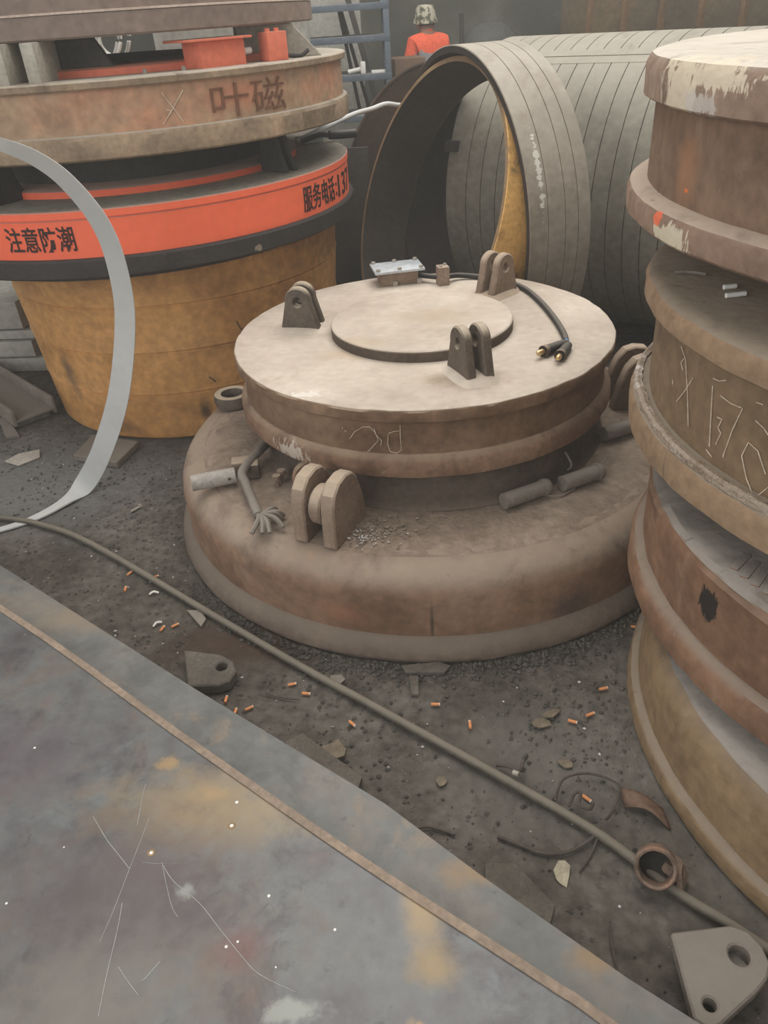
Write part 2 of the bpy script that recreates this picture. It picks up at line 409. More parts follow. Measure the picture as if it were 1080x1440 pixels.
m_red = M('red_orange_paint', [(247, 108, 74), (252, 118, 82)], scale=1.5, rough=0.5, bump=0.05, fine=0.05, dust=(168, 158, 146), dlo=0.5, dhi=0.95)
m_red_dirty = M('faded_orange_paint', [(212, 116, 90), (230, 126, 98)], scale=4, rough=0.7, bump=0.1, fine=0.1, dust=(160, 130, 110), dlo=0.6, dhi=1.0, damt=0.6)
m_black_paint = M('black_paint', [(46, 42, 40), (64, 58, 55)], scale=6, rough=0.65, bump=0.15, spots=[(on_cyl(.99, -52, .06), (.02, .02, .016), (150, 136, 118), 1.6, 0.8, 1)])
m_text = M('black_lettering', [(52, 32, 28), (66, 40, 34)], scale=30, rough=0.7, bump=0)
m_grey_top = M('grey_dust_top', [(128, 122, 110), (148, 141, 128)], scale=3, rough=0.9, bump=0.15)
m_l2_side = M('faded_orange_steel', [(154, 128, 104), (176, 146, 118), (198, 142, 112)], scale=2.6, rough=0.75, dust=(176, 158, 138), dlo=0.4, dhi=0.95, bump=0.2,
              spots=[(on_cyl(.985, -50, .15), (.2, .16, .06), (218, 134, 102), 1.4, 0.5), (on_cyl(.985, -104, .09), (.06, .03, .03), (86, 72, 58), 1.2, 0.7)], mott=[((128, 104, 84), 5, (1, 1, 1), .52, .72, .6), ((214, 138, 106), 7, (1, 1, 1), .58, .74, .5), ((104, 84, 68), 26, (1, 1, .6), .62, .74, .5)])
m_l2_rim = M('l2_rim', [(122, 104, 84), (150, 130, 106), (176, 148, 122)], scale=5, rough=0.8, dust=(176, 168, 154), dlo=0.4, dhi=0.95, bump=0.2, mott=[((92, 78, 66), 7, (1, 1, 1), .52, .70, .65), ((196, 152, 122), 9, (1, 1, 1), .60, .74, .5)])
m_l1 = M('taupe_steel', [(124, 108, 98), (142, 124, 112)], scale=1.6, rough=0.75, bump=0.1, dust=(170, 156, 144))
m_yellow = M('ochre_paint', [(166, 117, 68), (200, 146, 86), (210, 157, 98)], scale=2.2, rough=0.6, bump=0.12, bscale=30, stretch=(1, 1, 1.4),
             spots=[(on_cyl(.74, -128, .30), (.06, .05, .14), (92, 78, 66), 1.3, 0.75), (on_cyl(.73, -78, .13), (.035, .03, .07), (62, 50, 42), 1.0, 0.85),
                    (on_cyl(.73, -110, .06), (.12, .1, .05), (112, 84, 58), 1.4, 0.6)], mott=[((134, 96, 60), 3, (1, 1, 1.4), .50, .74, .6), ((212, 166, 110), 6, (1, 1, 2), .56, .76, .4), ((98, 76, 56), 16, (1, 1, .5), .63, .76, .6)])
m_ring = M('ring_steel', spots=[((0.655, 0.30, -0.062), (0.12, 0.12, 0.010), (206, 202, 190), 2.4, 0.8, 1)], cols=[(116, 107, 95), (134, 124, 110), (144, 135, 121)], scale=1.8, rough=0.6, bump=0.08, dust=(166, 158, 144), dlo=0.2, dhi=0.95, mott=[((112, 98, 84), 3, (1, 1, 1), .50, .75, .6), ((160, 154, 142), 5, (1, 1, 3), .56, .78, .35)])
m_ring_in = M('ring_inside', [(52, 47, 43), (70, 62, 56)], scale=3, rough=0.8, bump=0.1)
m_hoop = M('hoop_steel', [(54, 47, 42), (76, 66, 58)], scale=3, rough=0.75, bump=0.15)
m_hoop_rim = M('hoop_rim', [(132, 106, 76), (156, 132, 102)], scale=6, rough=0.7, bump=0.1)
m_hoop_out = M('hoop_yellow_paint', [(92, 82, 62), (190, 146, 84), (206, 160, 94)], scale=5, rough=0.5, bump=0.1, lo=0.36, hi=0.5)
m_drum = M('drum_steel', [(112, 108, 96), (128, 124, 111), (138, 133, 118)], scale=1.6, rough=0.7, bump=0.08, dust=(156, 150, 137), dlo=0.35, dhi=0.95, mott=[((104, 98, 84), 3, (1, 1, 1), .50, .75, .5), ((92, 92, 82), 6, (1, 1, 3), .56, .78, .45)])
m_hole_shade = M('hole_shade', [(40, 38, 34), (56, 52, 48)], scale=8, rough=0.9, bump=0)  # near-black tone that puts the shade inside holes into colour
m_rust_ring = M('rust_ring', [(50, 40, 32), (68, 53, 42), (82, 63, 48)], scale=3, rough=0.85, bump=0.2)
m_rust_drum = M('old_rust_drum', [(70, 62, 50), (86, 76, 60), (104, 88, 66)], scale=2.0, rough=0.85, bump=0.2, stretch=(1, 1, 1))
m_rust_ridge = M('rust_ridge', [(92, 72, 52), (118, 94, 68)], scale=5, rough=0.85, bump=0.2)
m_blue_rack = M('blue_rack', [(84, 94, 104), (106, 116, 126)], scale=5, rough=0.65, bump=0.1, dust=(140, 140, 136))
m_rack_dark = M('dark_bar', [(50, 48, 46), (72, 68, 64)], scale=5, rough=0.8, bump=0.1)
m_plate = M('plate_steel', [(70, 64, 63), (88, 86, 87), (104, 105, 104), (110, 98, 88), (130, 118, 101)], scale=3.4, rough=0.42, bump=0.08, bscale=25, fine=0.12, spec=0.5, metallic=0.15, lo=0.28, hi=0.75,
            spots=[((0.02, 0.86, 0.0), (0.05, 0.17, 0.1), (160, 134, 92), 0.9, 0.75), ((-0.42, 1.1, 0.0), (0.34, 0.14, 0.1), (152, 132, 98), 1.4, 0.7),
                   ((-0.56, 1.22, 0.0), (0.03, 0.02, 0.1), (160, 132, 92), 2.6, 0.8), ((-0.44, 1.13, 0.0), (0.05, 0.022, 0.1), (158, 132, 94), 2.6, 0.8),
                   ((-0.6, 0.9, 0.0), (0.3, 0.24, 0.1), (92, 80, 80), 1.5, 0.75), ((-0.95, 1.25, 0.0), (0.22, 0.2, 0.1), (98, 88, 92), 1.5, 0.6), ((-0.33, 0.78, 0.0), (0.07, 0.06, 0.1), (112, 76, 70), 1.5, 0.6),
                   ((-0.22, 0.66, 0.0), (0.06, 0.02, 0.1), (146, 147, 140), 3.0, 0.8), ((-0.46, 0.9, 0.0), (0.03, 0.022, 0.1), (148, 150, 144), 3.0, 0.8),
                   ((-0.27, 0.55, 0.0), (0.16, 0.08, 0.1), (118, 130, 134), 1.3, 0.7), ((-0.62, 0.68, 0.0), (0.26, 0.2, 0.1), (128, 122, 112), 1.3, 0.6),
                   ((0.0, 0.60, 0.0), (0.03, 0.03, 0.1), (180, 144, 90), 2.6, 0.95), ((0.03, 0.72, 0.0), (0.06, 0.05, 0.1), (150, 124, 76), 1.3, 0.6)], mott=[((70, 66, 68), 5, (1, 1, 1), .50, .68, .75), ((114, 121, 122), 7, (1, 1, 1), .56, .70, .5), ((112, 92, 82), 4, (1, 1, 1), .55, .72, .6), ((62, 60, 60), 26, (1, 1, 1), .58, .72, .6), ((176, 174, 166), 30, (1, 1, 1), .69, .76, .7), ((176, 142, 90), 11, (1, 1, 1), .68, .8, .6)])
m_plate_low = M('plate_low', [(92, 92, 89), (112, 112, 108), (130, 119, 107)], scale=3.4, rough=0.5, bump=0.1, fine=0.12, spec=0.4,
            spots=[((0.14, 0.92, 0.0), (0.10, 0.05, 0.1), (152, 124, 88), 1.8, 0.7), ((0.33, 0.73, 0.0), (0.07, 0.04, 0.1), (150, 122, 88), 1.8, 0.7), ((-0.95, 1.83, 0.0), (0.2, 0.1, 0.1), (140, 124, 104), 1.3, 0.6)], mott=[((84, 84, 82), 5, (1, 1, 1), .50, .68, .6), ((150, 128, 104), 6, (1, 1, 1), .56, .72, .6), ((72, 72, 70), 26, (1, 1, 1), .58, .72, .5), ((184, 182, 174), 34, (1, 1, 1), .70, .77, .6)])
m_plate_edge = M('plate_cut_edge', [(128, 112, 98), (154, 136, 118)], scale=7, rough=0.7, bump=0.2)
m_strip = M('grey_band', [(192, 192, 189), (206, 206, 202)], scale=2, rough=0.55, bump=0.03, fine=0.04)
m_scratch = M('bare_scratch', [(150, 150, 146), (172, 170, 165)], scale=30, rough=0.5, bump=0)
m_pipe = M('dusty_pipe', [(86, 80, 70), (112, 105, 93)], scale=8, rough=0.85, dust=(124, 116, 103), dlo=0.2, dhi=0.9, bump=0.3)
m_soil_scrap = M('soil_caked', [(84, 78, 70), (106, 99, 90)], scale=9, rough=0.95, bump=0.4)
m_scrap = M('dusty_scrap', [(112, 102, 92), (136, 126, 116)], scale=8, rough=0.85, dust=(134, 126, 116), dlo=0.4, dhi=0.95, bump=0.2)
m_rust_pipe = M('rusty_collar', [(92, 74, 62), (126, 108, 94), (146, 112, 90)], scale=18, rough=0.85, bump=0.5)
m_butt = M('cigarette_filter', [(206, 134, 84), (222, 154, 104)], scale=60, rough=0.8, bump=0.1)
m_paper = M('cigarette_paper', [(226, 220, 208), (238, 234, 226)], scale=60, rough=0.9, bump=0)
m_leaf = M('dry_leaf', [(98, 88, 74), (130, 118, 100)], scale=20, rough=0.9, bump=0.2)
m_wood = M('grey_wood', [(116, 110, 102), (140, 134, 124)], scale=4, rough=0.9, stretch=(1, 8, 1), bump=0.3)
m_wire = M('dark_wire', [(66, 59, 53), (94, 86, 78)], scale=20, rough=0.8, bump=0.2)
m_skin = M('skin', [(150, 112, 92), (166, 126, 104)], scale=10, rough=0.7, bump=0)
m_trouser = M('grey_trousers', [(92, 94, 98), (112, 114, 118)], scale=6, rough=0.9, bump=0.2)
m_camo = M('camouflage_cloth', [(84, 84, 68), (120, 118, 98), (196, 190, 172), (176, 170, 150)], scale=16, rough=0.95, bump=0.1, lo=0.42, hi=0.56, fine=0.1)
m_jacket = M('grey_jacket', [(138, 138, 142), (154, 154, 157)], scale=6, rough=0.9, bump=0.3, bscale=18)
m_yoke = M('orange_yoke', [(226, 92, 62), (238, 106, 74)], scale=6, rough=0.9, bump=0.2, bscale=18)
m_tank = M('tank_grey', [(72, 72, 68), (90, 90, 85)], scale=3, rough=0.7, bump=0.1)
m_cardboard = M('brown_box', [(104, 82, 66), (126, 102, 84)], scale=5, rough=0.9, bump=0.1)

# ------------------------------------------------------------------ setting
def make_floor():
    x0, x1, y0, y1 = -8.0, 8.0, -2.0, 9.6
    nx, ny = 280, 220
    V, F = [], []
    for j in range(ny + 1):
        y = y0 + (y1 - y0) * (j / ny)
        for i in range(nx + 1):
            x = x0 + (x1 - x0) * i / nx
            z = -0.004 + 0.004 * mnoise.noise(Vector((x * 2.5, y * 2.5, 3))) + 0.0025 * mnoise.noise(Vector((x * 11, y * 11, 9)))
            V.append((x, y, min(0.0, z)))
    for j in range(ny):
        for i in range(nx):
            a = j * (nx + 1) + i; F.append((a, a + 1, a + nx + 2, a + nx + 1))
    o = link('floor', mesh('floor', V, F, 60), m_floor)
    o['label'] = 'dark dusty dirt floor littered with grit and scraps'; o['kind'] = 'structure'
make_floor()
w = box('wall_back', (16.5, 0.2, 5.0), m_wall, None, (0.25, 9.7, 2.47), bev=0)
w['label'] = 'hazy grey green back wall of the workshop'; w['kind'] = 'structure'

# ------------------------------------------------------------------ centre: small magnet on top of the wide magnet
def build_low_magnet():
    t = thing('lifting_magnet', 'wide dusty round lifting magnet lying on the dirt under the smaller one', 'magnet', (0.2, 2.59, 0.0))
    lathe('bottom_flange', [(0, 0), (0.962, 0), (0.972, 0.006), (0.972, 0.018), (0.962, 0.040), (0.952, 0.056), (0.942, 0.066), (0.932, 0.074), (0, 0.074)], m_low_flange, t, jit=0.003, smooth=60)
    lathe('side_shell', [(0.93, 0.05), (0.934, 0.07), (0.935, 0.18), (0.936, 0.205), (0.932, 0.228), (0.922, 0.250), (0.905, 0.269), (0.882, 0.283), (0.855, 0.291), (0.82, 0.295), (0.76, 0.297)], m_low_side, t, jit=0.0015, smooth=60)
    V, F = [], []
    nr, na = 26, 200
    for i in range(nr + 1):
        r = 0.45 + (0.845 - 0.45) * i / nr
        e_ = min(1.0, (nr - i) / 4.0)
        for k in range(na):
            a = 2 * PI * k / na; x, y = r * math.cos(a), r * math.sin(a)
            z = 0.2925 + 0.006 * e_ + e_ * (0.0045 * mnoise.noise(Vector((x * 9, y * 9, 1))) + 0.003 * mnoise.noise(Vector((x * 30, y * 30, 5))) + 0.002 * mnoise.noise(Vector((x * 75, y * 75, 8))))
            V.append((x, y, z))
    for i in range(nr):
        for k in range(na):
            k2 = (k + 1) % na; F.append((i * na + k, i * na + k2, (i + 1) * na + k2, (i + 1) * na + k))
    link('top_plate', mesh('top_plate', V, F, 80), m_low_top, t)
    lathe('hub', [(0.62, 0.30), (0.60, 0.33), (0.59, 0.418), (0.57, 0.42), (0, 0.42)], m_hub, t)
    lug_pair(t, -118.5, 0.77, 0.296, 0.20, 0.075, 0.205, 0.045, 0.055, 0.0, m_lug_dust, outline=LOWLUG)
    lug_pair(t, 4.0, 0.785, 0.296, 0.20, 0.075, 0.19, 0.045, 0.055, 0.0, m_lug_dust, outline=LOWLUG)
    lug_pair(t, 122.0, 0.77, 0.298, 0.20, 0.075, 0.11, 0.045, 0.055, 0.0, m_lug_dust)
    a = R_(-118.5)
    lathe('pin_roller', [(0, -0.02), (0.055, -0.02), (0.06, -0.014), (0.06, 0.014), (0.055, 0.02), (0, 0.02)], m_lug_dust, t, n=32,
          loc=(0.785 * math.cos(a), 0.785 * math.sin(a), 0.40), rot=(PI / 2, 0, a))
    for (x, y, h) in ((-0.545, -0.40, 0.04), (-0.53, -0.375, 0.045)):
        p = lathe('stud', [(0, 0), (0.008, 0), (0.008, h * 0.6), (0.014, h * 0.62), (0.014, h), (0, h)], m_lug_dust, t, n=10, loc=(x, y, 0.30))
    return t
build_low_magnet()

def build_top_magnet():
    zb = 0.42
    t = thing('lifting_magnet', 'pale dusty round lifting magnet with three lug pairs, resting on the wide one', 'magnet', (0.178, 2.618, zb))
    lathe('bottom_flange', [(0, 0), (0.645, 0), (0.658, 0.008), (0.662, 0.03), (0.660, 0.05), (0.652, 0.066), (0.642, 0.078), (0, 0.078)], m_brown_red, t, jit=0.003, seed=5)
    lathe('side_shell', [(0.640, 0.06), (0.636, 0.09), (0.634, 0.15), (0.637, 0.187)], m_brown, t, jit=0.0015, seed=2)
    lathe('top_rim', [(0.630, 0.186), (0.657, 0.187), (0.661, 0.192), (0.662, 0.222), (0.658, 0.2285)], m_brown, t, jit=0.0035, seed=3)
    lathe('top_plate', [(0.659, 0.2275), (0.652, 0.2305), (0.5, 0.231), (0.30, 0.231), (0, 0.231)], m_disc_top, t, jit=0.0035, seed=3)
    lathe('centre_plate_edge', [(0.318, 0.23), (0.318, 0.262), (0.314, 0.2665)], m_hub, t, n=96)
    lathe('centre_plate', [(0.3165, 0.265), (0.312, 0.2685), (0.2, 0.267), (0, 0.264)], m_disc_top, t, n=96)
    for ang, rad, yo, mm in ((168, 0.43, -4, m_lug_dark), (46, 0.455, -6, m_lug_dust), (-75, 0.445, 5, m_lug_dark)):  # left and front lugs get darker steel, their shaded faces put into colour
        lug_pair(t, ang, rad, 0.2295, 0.150, 0.048, 0.158, 0.032, 0.026, 0.0155, mm, yawoff=yo)
        a = R_(ang)   # weld mound round the feet
        V, F = [], []
        for i in range(40):
            u = 2 * PI * i / 40
            for rr, zz in ((1.0, 0.0), (0.74, 0.014), (0.45, 0.018)):
                q = 1 + 0.12 * mnoise.noise(Vector((math.cos(u) * 2, math.sin(u) * 2, ang)))
                V.append((0.112 * rr * q * math.copysign(abs(math.cos(u)) ** 0.7, math.cos(u)), 0.075 * rr * q * math.copysign(abs(math.sin(u)) ** 0.7, math.sin(u)), zz))
        for i in range(40):
            j = (i + 1) % 40
            F += [(3 * i, 3 * j, 3 * j + 1, 3 * i + 1), (3 * i + 1, 3 * j + 1, 3 * j + 2, 3 * i + 2)]
        F.append(tuple(3 * i + 2 for i in range(40)))
        link('weld_mound', mesh('weld_mound', V, F, 60), m_disc_top if mm is m_lug_dark else m_lug_dust, t, (rad * math.cos(a), rad * math.sin(a), 0.230), (0, 0, a))
    # junction box
    jb = box('junction_box', (0.155, 0.10, 0.055), m_lug_dust, t, (-0.055, 0.565, 0.258), (0, 0, R_(8)), bev=0.003)
    lid = box('lid', (0.205, 0.145, 0.010), m_lid, jb, (0, 0, 0.033), bev=0.002)
    bme = bolt_mesh(0.009, 0.010); bme.materials.append(m_zinc)
    for sx in (-1, 0, 1):
        for sy in (-1, 1):
            link('bolt', bme, None, jb, (0.088 * sx, 0.060 * sy, 0.037))
    for sx in (-0.05, 0.05):
        box('foot', (0.02, 0.012, 0.02), m_zinc, jb, (sx + 0.03, -0.056, -0.017), bev=0.002)
    cl = box('cable_clamp', (0.045, 0.05, 0.075), m_lug_dust, t, (0.125, 0.487, 0.267), (0, 0, R_(10)), bev=0.003)
    for sx in (-0.012, 0.012): link('bolt', bolt_mesh(0.007, 0.007), m_zinc, cl, (sx, sx * 0.9, 0.037))
    cz = 0.242
    tube('cable', [(0.03, 0.555, 0.255), (0.12, 0.495, 0.258), (0.19, 0.53, 0.25), (0.27, 0.52, 0.242), (0.36, 0.445, cz), (0.425, 0.325, cz), (0.452, 0.16, cz), (0.462, -0.02, cz), (0.460, -0.17, cz), (0.452, -0.245, cz)], 0.0105, m_black_rubber, t)
    for (p0, p1) in (((0.448, -0.265, cz), (0.345, -0.352, 0.252)), ((0.450, -0.285, cz), (0.392, -0.40, 0.252))):
        a0 = Vector(p0); a1 = Vector(p1); d = a1 - a0
        tube('blue_lead', [(0.455, -0.235, cz), tuple((Vector((0.455, -0.235, cz)) + a0) / 2 + Vector((0, 0, 0.004))), tuple(a0)], 0.006, m_blue_tape, t, n=8)
        c = tube('cable_connector', [tuple(a0), tuple(a0 + d * 0.25), tuple(a0 + d * 0.27), tuple(a0 + d * 0.9)], 0.0165, m_black_rubber, t, n=14, k=1, rad=lambda u: 0.75 if u < 0.3 else 1.0)
        tube('collar', [tuple(a0 + d * 0.78), tuple(a0 + d * 0.9)], 0.0185, m_hub, c, n=14, k=1)
        tube('brass_tip', [tuple(a0 + d * 0.9), tuple(a0 + d * 1.08), tuple(a0 + d * 1.12)], 0.009, m_brass, c, n=10, k=1, rad=lambda u: 1 if u < 0.8 else 0.5)
    lp = [[(-114.5, .535), (-113, .56), (-110.5, .58), (-108.5, .583), (-107, .565), (-106.4, .54), (-107.5, .525), (-109, .505), (-111, .485), (-109.5, .489), (-106.5, .488)],
          [(-107.3, .58), (-107, .56), (-105.5, .54), (-105.8, .522)],
          [(-103.6, .562), (-103.9, .53), (-103.3, .505), (-101.5, .5), (-100.3, .512), (-100.4, .56), (-100.3, .592)], [(-103.5, .565), (-102, .572), (-100.6, .574)],
          [(-116.5, .572), (-116.3, .566)], [(-115.9, .561), (-115.2, .559)]]
    chalk('scratched_number', [[(a, z - zb) for a, z in s] for s in lp], 0.6375, m_chalk, t, w=0.0017)
build_top_magnet()

# loose fittings on the wide magnet
t = thing('roller_handle', 'pale grey steel roller with a cross block lying on the wide magnet', 'roller', (-0.55, 2.21, 0.302))
tube('roller', [(-0.075, -0.02, 0.03), (0.065, 0.015, 0.03)], 0.027, M('pale_steel', [(150, 142, 134), (172, 165, 156)], scale=8, rough=0.6, bump=0.15), t, n=20, k=1)
lathe('end_pin', [(0, 0), (0.005, 0), (0.005, 0.004), (0, 0.004)], m_hub, t, n=8, loc=(0.05, -0.017, 0.036), rot=(PI / 2, 0, 0.2))
box('cross_block', (0.085, 0.05, 0.045), m_lug_dust, t, (0.088, 0.085, 0.0265), (0, 0, R_(6)))
box('backing_block', (0.05, 0.045, 0.05), m_lug_dark, t, (0.115, 0.055, 0.026), (0, 0, R_(6)))
t = thing('connecting_rod', 'dusty bent rod with a frayed rope end beside the grey roller', 'rod', (-0.42, 2.1, 0.302))
tube('shaft', [(0.04, 0.36, 0.03), (0.015, 0.28, 0.045), (-0.035, 0.115, 0.05), (-0.02, 0.05, 0.035), (0.02, -0.07, 0.022), (0.035, -0.115, 0.018)], 0.0155, m_scrap, t, n=12)
random.seed(3)
for k in range(7):
    a = R_(-100 + 26 * k) + random.uniform(-.2, .2); l = random.uniform(0.04, 0.085)
    sx, sy = 0.04 + random.uniform(-.01, .01), -0.115
    tube('rope_strand', [(sx, sy, 0.02), (sx + l * .5 * math.cos(a) + 0.01, sy + l * .5 * math.sin(a) - 0.015, 0.03), (sx + l * math.cos(a), sy + l * math.sin(a) - 0.02, 0.009)], 0.008, m_scrap, t, n=7, k=4)
t = thing('round_cap', 'rusty round cap standing on the wide magnet beside its front lugs', 'cap', (-0.235, 2.15, 0.302), (0, 0, R_(20)))
lathe('disc', [(0.016, -0.012), (0.05, -0.012), (0.055, 0), (0.05, 0.012), (0.016, 0.012), (0.016, -0.012)], m_brown_red, t, n=28, loc=(0, 0, 0.054), rot=(PI / 2, 0, 0))
lathe('bore', [(0, -0.008), (0.0165, -0.008), (0.0165, 0.008), (0, 0.008)], m_hub, t, n=16, loc=(0, 0, 0.054), rot=(PI / 2, 0, 0))
def bar(label, p0, p1, r):
    c = (Vector(p0) + Vector(p1)) / 2
    t = thing('handle_bar', label, 'bar', (c.x, c.y, 0.302), group='round bars on the wide magnet')
    a = Vector(p0) - Vector((c.x, c.y, 0.302)); b = Vector(p1) - Vector((c.x, c.y, 0.302)); d = (b - a)
    tube('shaft', [tuple(a), tuple(b)], r, m_scrap, t, n=16, k=1)
    tube('collar', [tuple(a + d * 0.86), tuple(a + d * 0.94)], r * 1.13, m_scrap, t, n=16, k=1)
    return t
bar('dusty round bar farther forward on the wide magnet, half under the upper magnet', (0.365, 1.955, 0.329), (0.515, 2.025, 0.329), 0.025)
bar('dusty round bar with wire ends, on the open right of the wide magnet', (0.56, 2.032, 0.329), (0.70, 2.095, 0.329), 0.025)
bar('short round bar beside the rear lugs of the wide magnet, near the tall stack', (0.775, 2.335, 0.329), (0.93, 2.395, 0.329), 0.025)
tag(tube('wire_twig', [(0.50, 2.0, 0.312), (0.55, 2.0, 0.306), (0.60, 2.03, 0.31)], 0.003, m_scrap, n=6), 'thin straight wire lying between the two round bars', 'wire')
tag(tube('wire_twig', [(0.60, 2.14, 0.309), (0.61, 2.12, 0.345), (0.585, 2.16, 0.39)], 0.0035, m_scrap, n=6), 'short bent wire standing up behind the round bar', 'wire')
tag(tube('wire_twig', [(0.70, 2.115, 0.322), (0.735, 2.155, 0.345)], 0.003, m_scrap, n=6, k=2), 'short wire sticking out of the end of the round bar', 'wire')
t = thing('shackle_ring', 'small dark steel ring lying at the far left rim of the wide magnet', 'ring', (-0.575, 2.86, 0.304))
lathe('hoop', [(0.045, 0.0), (0.07, 0.0), (0.075, 0.02), (0.07, 0.045), (0.045, 0.045), (0.04, 0.02), (0.045, 0.0)], m_lug_dark, t, n=32)
lathe('base', [(0, 0), (0.046, 0), (0.046, 0.008), (0, 0.008)], m_hole_shade, t, n=24)  # dark disc fills the ring, standing for the shade in a hole
random.seed(11)
def crumbs(name, cx, cy, z, sx, sy, n, mat, s0, s1, label, cat):
    V, F = [], []
    for i in range(n):
        x = random.gauss(cx, sx); y = random.gauss(cy, sy); s = random.uniform(s0, s1)
        b = len(V)
        for d in ((1, 0, 0), (-1, 0, 0), (0, 1, 0), (0, -1, 0), (0, 0, 1), (0, 0, -0.3)):
            q = random.uniform(0.6, 1.3)
            V.append((x + d[0] * s * q, y + d[1] * s * q, z + d[2] * s * q * 0.8 + s * 0.2))
        for f in ((0, 2, 4), (2, 1, 4), (1, 3, 4), (3, 0, 4), (2, 0, 5), (1, 2, 5), (3, 1, 5), (0, 3, 5)): F.append(tuple(b + k for k in f))
    o = link(name, mesh(name, V, F, 0), mat)
    return tag(o, label, cat, kind='stuff')
crumbs('slag_crumbs', -0.05, 1.86, 0.302, 0.035, 0.03, 110, m_pale, 0.001, 0.0045, 'pale slag crumbs beside the front lugs of the wide magnet', 'crumbs')
crumbs('rust_crumbs', -0.02, 1.90, 0.302, 0.06, 0.04, 170, m_hub, 0.002, 0.006, 'dark rust crumbs beside the front lugs of the wide magnet', 'crumbs')

# ------------------------------------------------------------------ right: stack of four magnets
D4C, D3C, D2C, D1C = (1.46, 1.264), (1.44, 1.44), (1.49, 1.60), (1.60, 1.74)
t = thing('lifting_magnet', 'ochre brown round magnet at the bottom of the tall right stack', 'magnet', (*D4C, 0))
lathe('bottom_flange', [(0, 0), (0.845, 0), (0.853, 0.006), (0.853, 0.040), (0.848, 0.050), (0.830, 0.060), (0, 0.060)], m_d4_side, t, jit=0.003, seed=21)
lathe('side_shell', [(0.830, 0.055), (0.828, 0.12), (0.824, 0.18), (0.814, 0.218), (0.795, 0.242)], m_d4_side, t, jit=0.002, seed=22)
lathe('top_plate', [(0.797, 0.241), (0.77, 0.251), (0.7, 0.254), (0, 0.256)], m_d4_top, t, jit=0.002, seed=23)
lathe('hub', [(0.6, 0.255), (0.6, 0.296), (0, 0.296)], m_hub, t)
t = thing('lifting_magnet', 'rust red round magnet second from the bottom of the tall right stack', 'magnet', (*D3C, 0.297))
lathe('bottom_flange', [(0, 0), (0.805, 0), (0.813, 0.006), (0.813, 0.055), (0.803, 0.075), (0.785, 0.085), (0, 0.085)], m_d3_side, t, jit=0.003, seed=31)
lathe('side_shell', [(0.78, 0.075), (0.785, 0.10), (0.787, 0.235), (0.79, 0.262), (0.782, 0.278)], m_d3_side, t, jit=0.003, seed=32)
lathe('top_plate', [(0.784, 0.276), (0.77, 0.2865), (0.7, 0.288), (0, 0.289)], m_d3_top, t, jit=0.002, seed=33)
lathe('hub', [(0.6, 0.288), (0.6, 0.357), (0, 0.357)], m_hub, t)
for k in range(9):   # row of short weld ripples on the top
    a = R_(-166 + 2.3 * k)
    box('weld_ripple', (0.07, 0.018, 0.008), m_d3_top, t, (0.72 * math.cos(a), 0.72 * math.sin(a), 0.2865), (0, 0, a + 0.5), bev=0.003)
t = thing('lifting_magnet', 'olive brown round magnet with scratched numbers, second from top of the right stack', 'magnet', (*D2C, 0.656))
lathe('bottom_flange', [(0, 0), (0.845, 0), (0.855, 0.008), (0.856, 0.06), (0.850, 0.078), (0.83, 0.092), (0, 0.092)], m_d2_top, t, jit=0.003, seed=41)
lathe('side_shell', [(0.81, 0.085), (0.812, 0.10), (0.815, 0.30), (0.82, 0.32)], m_d2_side, t, jit=0.001, seed=42)
lathe('top_rim', [(0.815, 0.317), (0.842, 0.318), (0.850, 0.325), (0.852, 0.355), (0.845, 0.373), (0.828, 0.382), (0, 0.383)], m_d2_top, t, jit=0.003, seed=43)
lathe('hub', [(0.6, 0.38), (0.6, 0.492), (0, 0.492)], m_hub, t)
V = []; F = []
lathe('weld_bead', [(0.826, 0.088), (0.838, 0.088), (0.847, 0.082), (0.845, 0.094), (0.838, 0.099), (0.826, 0.096)], m_weld, t, n=300, jit=0.006, seed=44)
z2 = 0.656
sc = [[(-176.4, .93), (-174, .86), (-172.3, .794)], [(-177, .822), (-175, .86), (-173.2, .903)], [(-178.4, .945), (-176.6, .93), (-177.6, .912), (-176.6, .9)],
      [(-168.2, .915), (-167.3, .85), (-166.4, .786)], [(-168.4, .93), (-167, .932), (-165.6, .942)], [(-166.2, .905), (-163.8, .902), (-161.8, .905)], [(-161.6, .905), (-162.6, .85), (-163.3, .784)],
      [(-166, .858), (-164.9, .86), (-165.4, .838), (-164.6, .83), (-165.2, .80)], [(-167, .775), (-165.5, .768)],
      [(-159.1, .895), (-157.5, .888), (-155.5, .868)], [(-155.6, .80), (-157.6, .838), (-159.4, .845), (-160, .81), (-158.4, .77), (-156.4, .738), (-155, .77), (-153.8, .80)],
      [(-159.6, .93), (-158.4, .932)], [(-179.5, .86), (-179.3, .85)]]
chalk('scratched_numbers', [[(a, z - z2) for a, z in s] for s in sc], 0.8165, m_chalk, t, w=0.002)
t = thing('lifting_magnet', 'pale topped round magnet with cream paint chips crowning the right stack', 'magnet', (*D1C, 1.149))
lathe('bottom_flange', [(0, 0), (0.97, 0), (0.98, 0.008), (0.981, 0.045), (0.975, 0.058), (0.945, 0.068), (0, 0.068)], m_d1_fl, t, jit=0.003, seed=51)
lathe('side_shell', [(0.935, 0.06), (0.935, 0.25)], m_d1_side, t, jit=0.002, seed=52)
lathe('top_rim', [(0.93, 0.246), (0.955, 0.246), (0.965, 0.252), (0.967, 0.31), (0.955, 0.331), (0.93, 0.337), (0.5, 0.337), (0, 0.338)], m_d1_top, t, jit=0.004, seed=53)
random.seed(5)
crumbs('grit_heap', 1.16, 1.98, 1.488, 0.08, 0.12, 160, m_hub, 0.003, 0.009, 'dark grit scattered on the pale top of the right stack', 'grit')
